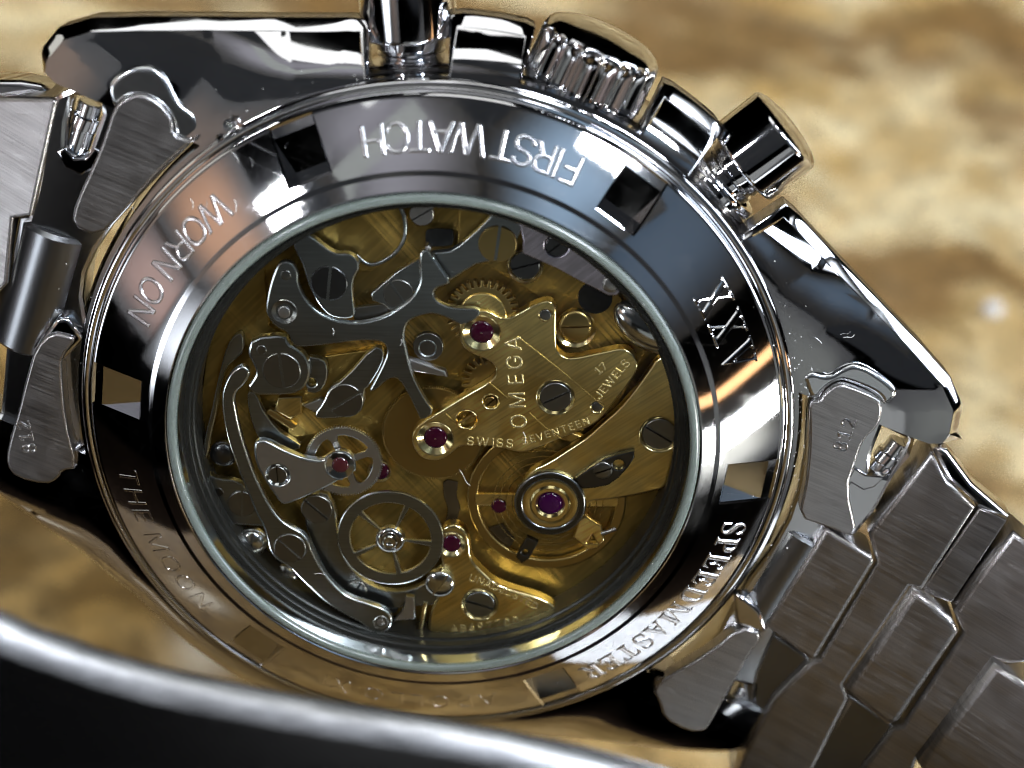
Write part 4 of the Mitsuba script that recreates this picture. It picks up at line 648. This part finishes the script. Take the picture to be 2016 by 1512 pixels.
screw(MV + '__regulator__stud', *[(8.96, -2.14)][0], 0.28, 0.52, 20, 'steel_screw', dome=0.06, h=0.2)
plate(MV + '__regulator__tail', [(4.88, -6.37), (4.48, -7.14), (4.26, -7.66), (4.56, -8.04), (4.98, -7.74), (5.49, -6.68)], 0.1, 0.3, 'steel_dark', b=0.08, holes=[(*[(4.76, -7.33)][0], 0.16)])
put(MV + '__balance_setting', shift(lathe([(1.5, -0.3), (1.5, 0.0), (1.35, 0.05), (1.1, 0.0), (1.0, 0.12), (0.80, 0.12), (0.66, -0.05), (0.66, -0.3)], 64, cx, cy), 0.1), 'gold_polished', 35)
disc(MV + '__jewel', cx, cy, 0.1, 0.66, 'ruby_violet', h=0.2, dome=0.12)
plate(MV + '__stud_holder', [(7.70, -5.38), (8.03, -5.06), (8.92, -5.68), (9.09, -6.56), (8.71, -7.07), (8.21, -7.18), (7.37, -6.39)], 0.0, 0.3, 'gold_bridge', b=0.08, holes=[[(8.42, -6.25), (8.71, -6.76), (8.10, -6.76)]])
put(MV + '__stud_pin', meshtube(np.array([[*[(8.92, -6.12)][0], 0.05], [*[(9.25, -5.99)][0], 0.05], [*[(9.69, -5.79)][0], 0.05]]), 0.12, 10), 'steel_pale', 60)
x, y = [(3.31, -4.88)][0]; disc(MV + '__jewel', x, y, -0.6, 0.42, 'ruby', h=0.1, dome=0.04)
# main gilt bridge
plate(MV + '__main_bridge', [(1.38, 6.02), (1.55, 6.54), (1.95, 6.88), (2.53, 7.00), (3.01, 6.95), (3.48, 6.64), (3.90, 6.56), (4.40, 6.79), (5.19, 7.30), (5.87, 7.56), (6.26, 7.51), (6.47, 7.09), (6.42, 5.95), (6.45, 5.09), (6.50, 4.74), (6.87, 4.40), (7.30, 4.31), (8.67, 4.64), (9.91, 4.94), (10.39, 4.69), (10.74, 4.14), (10.65, 3.53), (10.00, 2.47), (9.21, 1.40), (8.61, 0.58), (7.64, 0.09), (6.29, -0.53), (5.23, -1.02), (4.63, -1.24), (4.33, -1.19), (3.55, -0.95), (2.74, -0.81), (1.54, -0.82), (1.21, -0.95), (0.82, -1.32), (0.29, -1.72), (-0.42, -1.76), (-0.96, -1.43), (-1.24, -0.79), (-1.25, -0.19), (-0.96, 0.30), (-0.46, 0.69), (0.25, 1.18), (1.70, 2.15), (2.90, 2.90), (3.28, 3.31), (3.31, 3.78), (2.97, 4.16), (2.28, 4.44), (1.70, 4.76), (1.45, 5.27)], 0.1, 0.7, 'gold_bridge', b=0.10, steps=4, round_=1, smooth=50,
      holes=[(*[(5.90, 6.77)][0], 0.3), (*[(1.70, 0.75)][0], 0.52), (*[(2.99, 1.78)][0], 0.38), (*[(8.60, 1.54)][0], 0.3), (*[(2.57, 5.74)][0], 0.93), (*[(-0.00, -0.42)][0], 0.93), (*[(6.42, 2.08)][0], 0.95)], label='gilt main bridge with engraved maker name and jewel count')
for q in ([(2.57, 5.74)], [(-0.00, -0.42)]):
    x, y = q[0]; cup(MV + '__jewel_ring', x, y, 0.105, 0.62, 0.95, 'gold_polished', 0.16); disc(MV + '__jewel', x, y, 0.02, 0.62, 'ruby', h=0.1, dome=0.10); disc(MV + '__pivot', x, y, 0.12, 0.10, 'steel_edge', h=0.1)
cup(MV + '__screw_seat', *[(6.42, 2.08)][0], 0.105, 0.85, 0.97, 'gold_polished', 0.13); scr([(6.42, 2.03)], 0.0, 0.86, 27, h=0.2)
disc(MV + '__dowel', *[(5.89, 6.75)][0], 0.05, 0.3, 'steel_screw', h=0.1); cup(MV + '__dowel_ring', *[(5.90, 6.77)][0], 0.105, 0.28, 0.36, 'gold_polished')
disc(MV + '__dowel', *[(8.60, 1.49)][0], 0.0, 0.3, 'steel_screw', h=0.1); cup(MV + '__dowel_ring', *[(8.60, 1.54)][0], 0.105, 0.28, 0.38, 'gold_polished')
scr([(2.98, 1.68)], -0.1, 0.3, 40, bsdf='brass_wheel', h=0.15); cup(MV + '__dowel_ring', *[(2.99, 1.78)][0], 0.105, 0.36, 0.46, 'gold_polished')
x, y = [(1.70, 0.70)][0]; plate(MV + '__spoke', [(x - 0.55, y - 0.3), (x - 0.5, y - 0.42), (x + 0.55, y + 0.25), (x + 0.5, y + 0.38)], -0.1, 0.2, 'gold_bridge', b=0.04); cup(MV + '__dowel_ring', x, y, 0.135, 0.5, 0.58, 'gold_polished')
scr([(7.45, 6.14)], 0.05, 0.84, 2, bsdf='brass_wheel', dome=0.08, h=0.5); cup(MV + '__screw_seat', *[(7.44, 5.89)][0], -0.2, 0.88, 1.05, 'gold_polished', 0.1)
a = [(4.89, 0.24), (4.58, 5.82)]; d = np.subtract(a[1], a[0]); letters_flat(MV + '__main_bridge', 'OMEGA', a[0][0], a[0][1], 0.1, 0.85, math.degrees(math.atan2(d[1], d[0])), 'gold_letter', depth=0.05, step=np.hypot(*d) / 5)
a = [(1.65, -0.76), (4.26, -0.91)]; d = np.subtract(a[1], a[0]); letters_flat(MV + '__main_bridge', 'SWISS', a[0][0], a[0][1], 0.1, 0.5, math.degrees(math.atan2(d[1], d[0])), 'gold_letter', depth=0.05, step=np.hypot(*d) / 5)
a = [(4.66, -0.73), (8.36, 0.64)]; d = np.subtract(a[1], a[0]); letters_flat(MV + '__main_bridge', 'SEVENTEEN', a[0][0], a[0][1], 0.1, 0.42, math.degrees(math.atan2(d[1], d[0])) - 3, 'gold_letter', depth=0.05, step=np.hypot(*d) / 9, arc=1.5)
a = [(8.66, 3.37), (9.13, 3.84)]; d = np.subtract(a[1], a[0]); letters_flat(MV + '__main_bridge', '17', a[0][0], a[0][1], 0.1, 0.42, math.degrees(math.atan2(d[1], d[0])), 'gold_letter', depth=0.05)
a = [(8.75, 1.95), (10.37, 4.14)]; d = np.subtract(a[1], a[0]); letters_flat(MV + '__main_bridge', 'JEWELS', a[0][0], a[0][1], 0.1, 0.46, math.degrees(math.atan2(d[1], d[0])), 'gold_letter', depth=0.05, step=np.hypot(*d) / 6)
for q in ([(4.42, 5.59), (6.58, 3.75), (9.00, 1.54)], [(2.95, 2.90), (3.90, 2.02)], [(0.60, 1.07), (1.08, 0.56)], [(5.03, 1.17), (5.89, 0.31), (6.72, -0.34)]):
    put(MV + '__main_bridge__scribed_line', meshtube(np.c_[np.array(q), np.full(len(q), 0.105)], 0.035, 6), 'gold_polished', 60)
# brushed plate, holes and bright stud at the upper right
plate(MV + '__brushed_plate', [(4.62, 11.74), (6.03, 11.75), (7.06, 10.94), (8.25, 10.12), (9.32, 9.19), (9.85, 8.58), (9.86, 8.27), (9.55, 7.90), (9.13, 7.87), (8.43, 8.26), (7.59, 8.70), (6.55, 9.31), (5.64, 9.74), (4.71, 10.18), (4.77, 10.79)], 0.1, 0.4, 'steel_violet', b=0.06, holes=[(*[(6.47, 10.58)][0], 0.62)], label='brushed steel plate at the upper right of the movement')
scr([(6.47, 10.50)], -0.1, 0.6, 40, bsdf='steel_dark', h=0.2); disc(MV + '__pin', *[(9.25, 8.51)][0], 0.15, 0.46, 'steel_pale', h=0.2, dome=0.08)
put(MV + '__opening', shift(slab(Polygon(circle(*[(8.46, 7.37)][0], 0.9, 32)), 0.1, 0.02), -0.85), 'black_void', 30)  # black disc in place of a hole's inner shade
scr([(4.84, 9.26)], -0.5, 0.78, 15, bsdf='steel_dark', h=0.3); cup(MV + '__screw_seat', *[(4.84, 9.20)][0], -0.5, 0.8, 0.9, 'gold_polished', 0.1)
sp = trimesh.creation.icosphere(3); sv = np.array(sp.vertices) * [1.9, 1.05, 0.75]; q = math.radians(-40); sv = np.c_[sv[:, 0] * math.cos(q) - sv[:, 1] * math.sin(q), sv[:, 0] * math.sin(q) + sv[:, 1] * math.cos(q), sv[:, 2]]
x, y = [(10.99, 6.07)][0]; put(MV + '__bright_stud', (sv + [x, y, -0.1], np.array(sp.faces)), 'steel_mirror', True, 'bright rounded steel stud at the edge of the opening')
# ================================================================== LOOSE THINGS
def droplet(name, x, y, z, r, label, group=None):
    s = trimesh.creation.icosphere(3); v = np.array(s.vertices) * [r, r, r * 0.8] + [x, y, z]
    put(name, (v, np.array(s.faces)), 'water_clear', True); k = [q for q in scene if q.startswith(name)][-1]
    labels[k] = {'label': label, 'category': 'water drop'}
droplet('water_drop', *[(-9.87, 16.76)][0], -0.25, 0.36, 'clear water drop on the case back rim, beside the square notch at the upper left')
droplet('water_drop', *[(-10.48, 16.01)][0], -0.45, 0.2, 'smaller clear water drop on the rim, just below the larger drop')
droplet('water_drop', *[(-18.12, 4.99)][0], -0.4, 0.14, 'tiny water drop on the rim beside the stamped left end link')
# dust: one mass of specks on the steel
parts = []
ic = trimesh.creation.icosphere(0)
def speck(u, v, z, r):
    parts.append((np.array(ic.vertices) * rng.uniform(0.5, 1.3, 3) * r + [u, v, z], np.array(ic.faces)))
for _ in range(150):
    a = math.radians(rng.normal(4, 14)); r = rng.uniform(18.35, 20.6)
    u, v = r * math.cos(a), r * math.sin(a); uu, vv = u * CU + v * SU, -u * SU + v * CU
    speck(u, v, 0.04 if r < 18.5 else float(case_z(np.array([uu]), np.array([vv]))[0]) if r > 18.9 else -0.52, rng.uniform(0.015, 0.05))
for _ in range(70):
    a = math.radians(rng.uniform(0, 360)); r = rng.uniform(15.3, 18.2)
    speck(r * math.cos(a), r * math.sin(a), 1.68 - (r - 15.06) * math.tan(SL), rng.uniform(0.012, 0.035))
for _ in range(60):
    a = math.radians(rng.uniform(100, 190)); r = rng.uniform(18.9, 21.5)
    u, v = r * math.cos(a), r * math.sin(a); uu, vv = u * CU + v * SU, -u * SU + v * CU
    speck(u, v, float(case_z(np.array([uu]), np.array([vv]))[0]), rng.uniform(0.012, 0.04))
for _ in range(40):
    a = math.radians(rng.uniform(0, 360)); r = rng.uniform(13.45, 13.95)
    speck(r * math.cos(a), r * math.sin(a), 2.18, rng.uniform(0.012, 0.03))
def lint(p, z, r=0.018):
    q = chaikin(p, 2, False); parts.append(meshtube(np.c_[q, z + 0.03 * np.sin(np.linspace(0, 3.1, len(q)))], r, 5))
for q in ([(-9.61, 15.84), (-9.45, 15.71), (-9.31, 15.47), (-9.28, 15.26)], [(-11.84, 13.37), (-11.74, 13.26), (-11.71, 13.10), (-11.75, 12.84)], [(-9.62, 13.33), (-9.54, 13.01), (-9.63, 12.20), (-9.70, 11.82)], [(8.76, 15.22), (8.99, 15.12), (9.08, 15.33), (9.28, 15.28)]): lint(q, 1.25)
for q in ([(1.41, -1.31), (1.59, -1.61), (1.75, -2.06), (1.96, -2.24)], [(-1.42, 6.15), (-1.37, 5.98), (-1.48, 5.81)], [(-4.91, 6.74), (-4.84, 6.57), (-4.90, 6.35)], [(4.77, 0.96), (4.93, 0.61), (4.87, 0.31)], [(-6.65, -7.77), (-6.37, -7.70), (-6.04, -7.79)]): lint(q, 2.04, 0.014)
for q in ([(19.95, 5.18), (20.14, 5.06), (20.31, 4.86)], [(21.40, 5.19), (21.61, 5.25), (21.82, 5.19), (21.97, 5.37)], [(-5.79, 18.66), (-5.64, 18.55), (-5.54, 18.61)]): lint(q, -0.85)
put('dust', join(parts), 'dust_white', 40); labels['dust'] = {'label': 'fine white dust specks scattered over the polished steel', 'category': 'dust', 'kind': 'stuff'}
# a white crumb on the table and an unseen sheet of paper added nearer the viewer
def on_table(px, py):
    d = M @ np.array([(px - 1008) / 3689.1, (py - 756) / 3689.1, 1.0]); s = -cam_o[2] / d[2]; return cam_o + d * s
c = on_table(1952, 612); s = trimesh.creation.icosphere(2); s.apply_scale([0.0011, 0.0009, 0.0007]); s.apply_translation(c + [0, 0, 0.0005])
scene['crumb'] = ply(s, 'dust_white', smooth=True); labels['crumb'] = {'label': 'small white crumb lying on the table right of the watch', 'category': 'crumb'}
# unseen sheet of paper, added to brighten the engraved ring's reflection
pts = []
for az, r in ((303, 16.6), (321, 16.6)):
    q = math.radians(az); p = np.array([r * math.cos(q), r * math.sin(q), 0.9]); nrm = np.array([math.sin(SL) * math.cos(q), math.sin(SL) * math.sin(q), math.cos(SL)])
    pw = W(p); nw = A_W @ nrm; d = (pw - cam_o) / np.linalg.norm(pw - cam_o); d = d - 2 * (d @ nw) * nw
    pts.append(pw - d * pw[2] / d[2])
pc, pd = (pts[0] + pts[1]) / 2, pts[1] - pts[0]; pl = np.linalg.norm(pd[:2]); pa = math.atan2(pd[1], pd[0])
sheet = trimesh.creation.box([pl, 0.050, 0.0004]); sheet.apply_transform(trimesh.transformations.rotation_matrix(pa, [0, 0, 1])); sheet.apply_translation([pc[0], pc[1], 0.0006])
scene['added_paper_sheet'] = ply(sheet, 'paper_white'); labels['added_paper_sheet'] = {'label': 'unseen white paper sheet added on the table to brighten the reflection in the engraved ring', 'category': 'paper'}
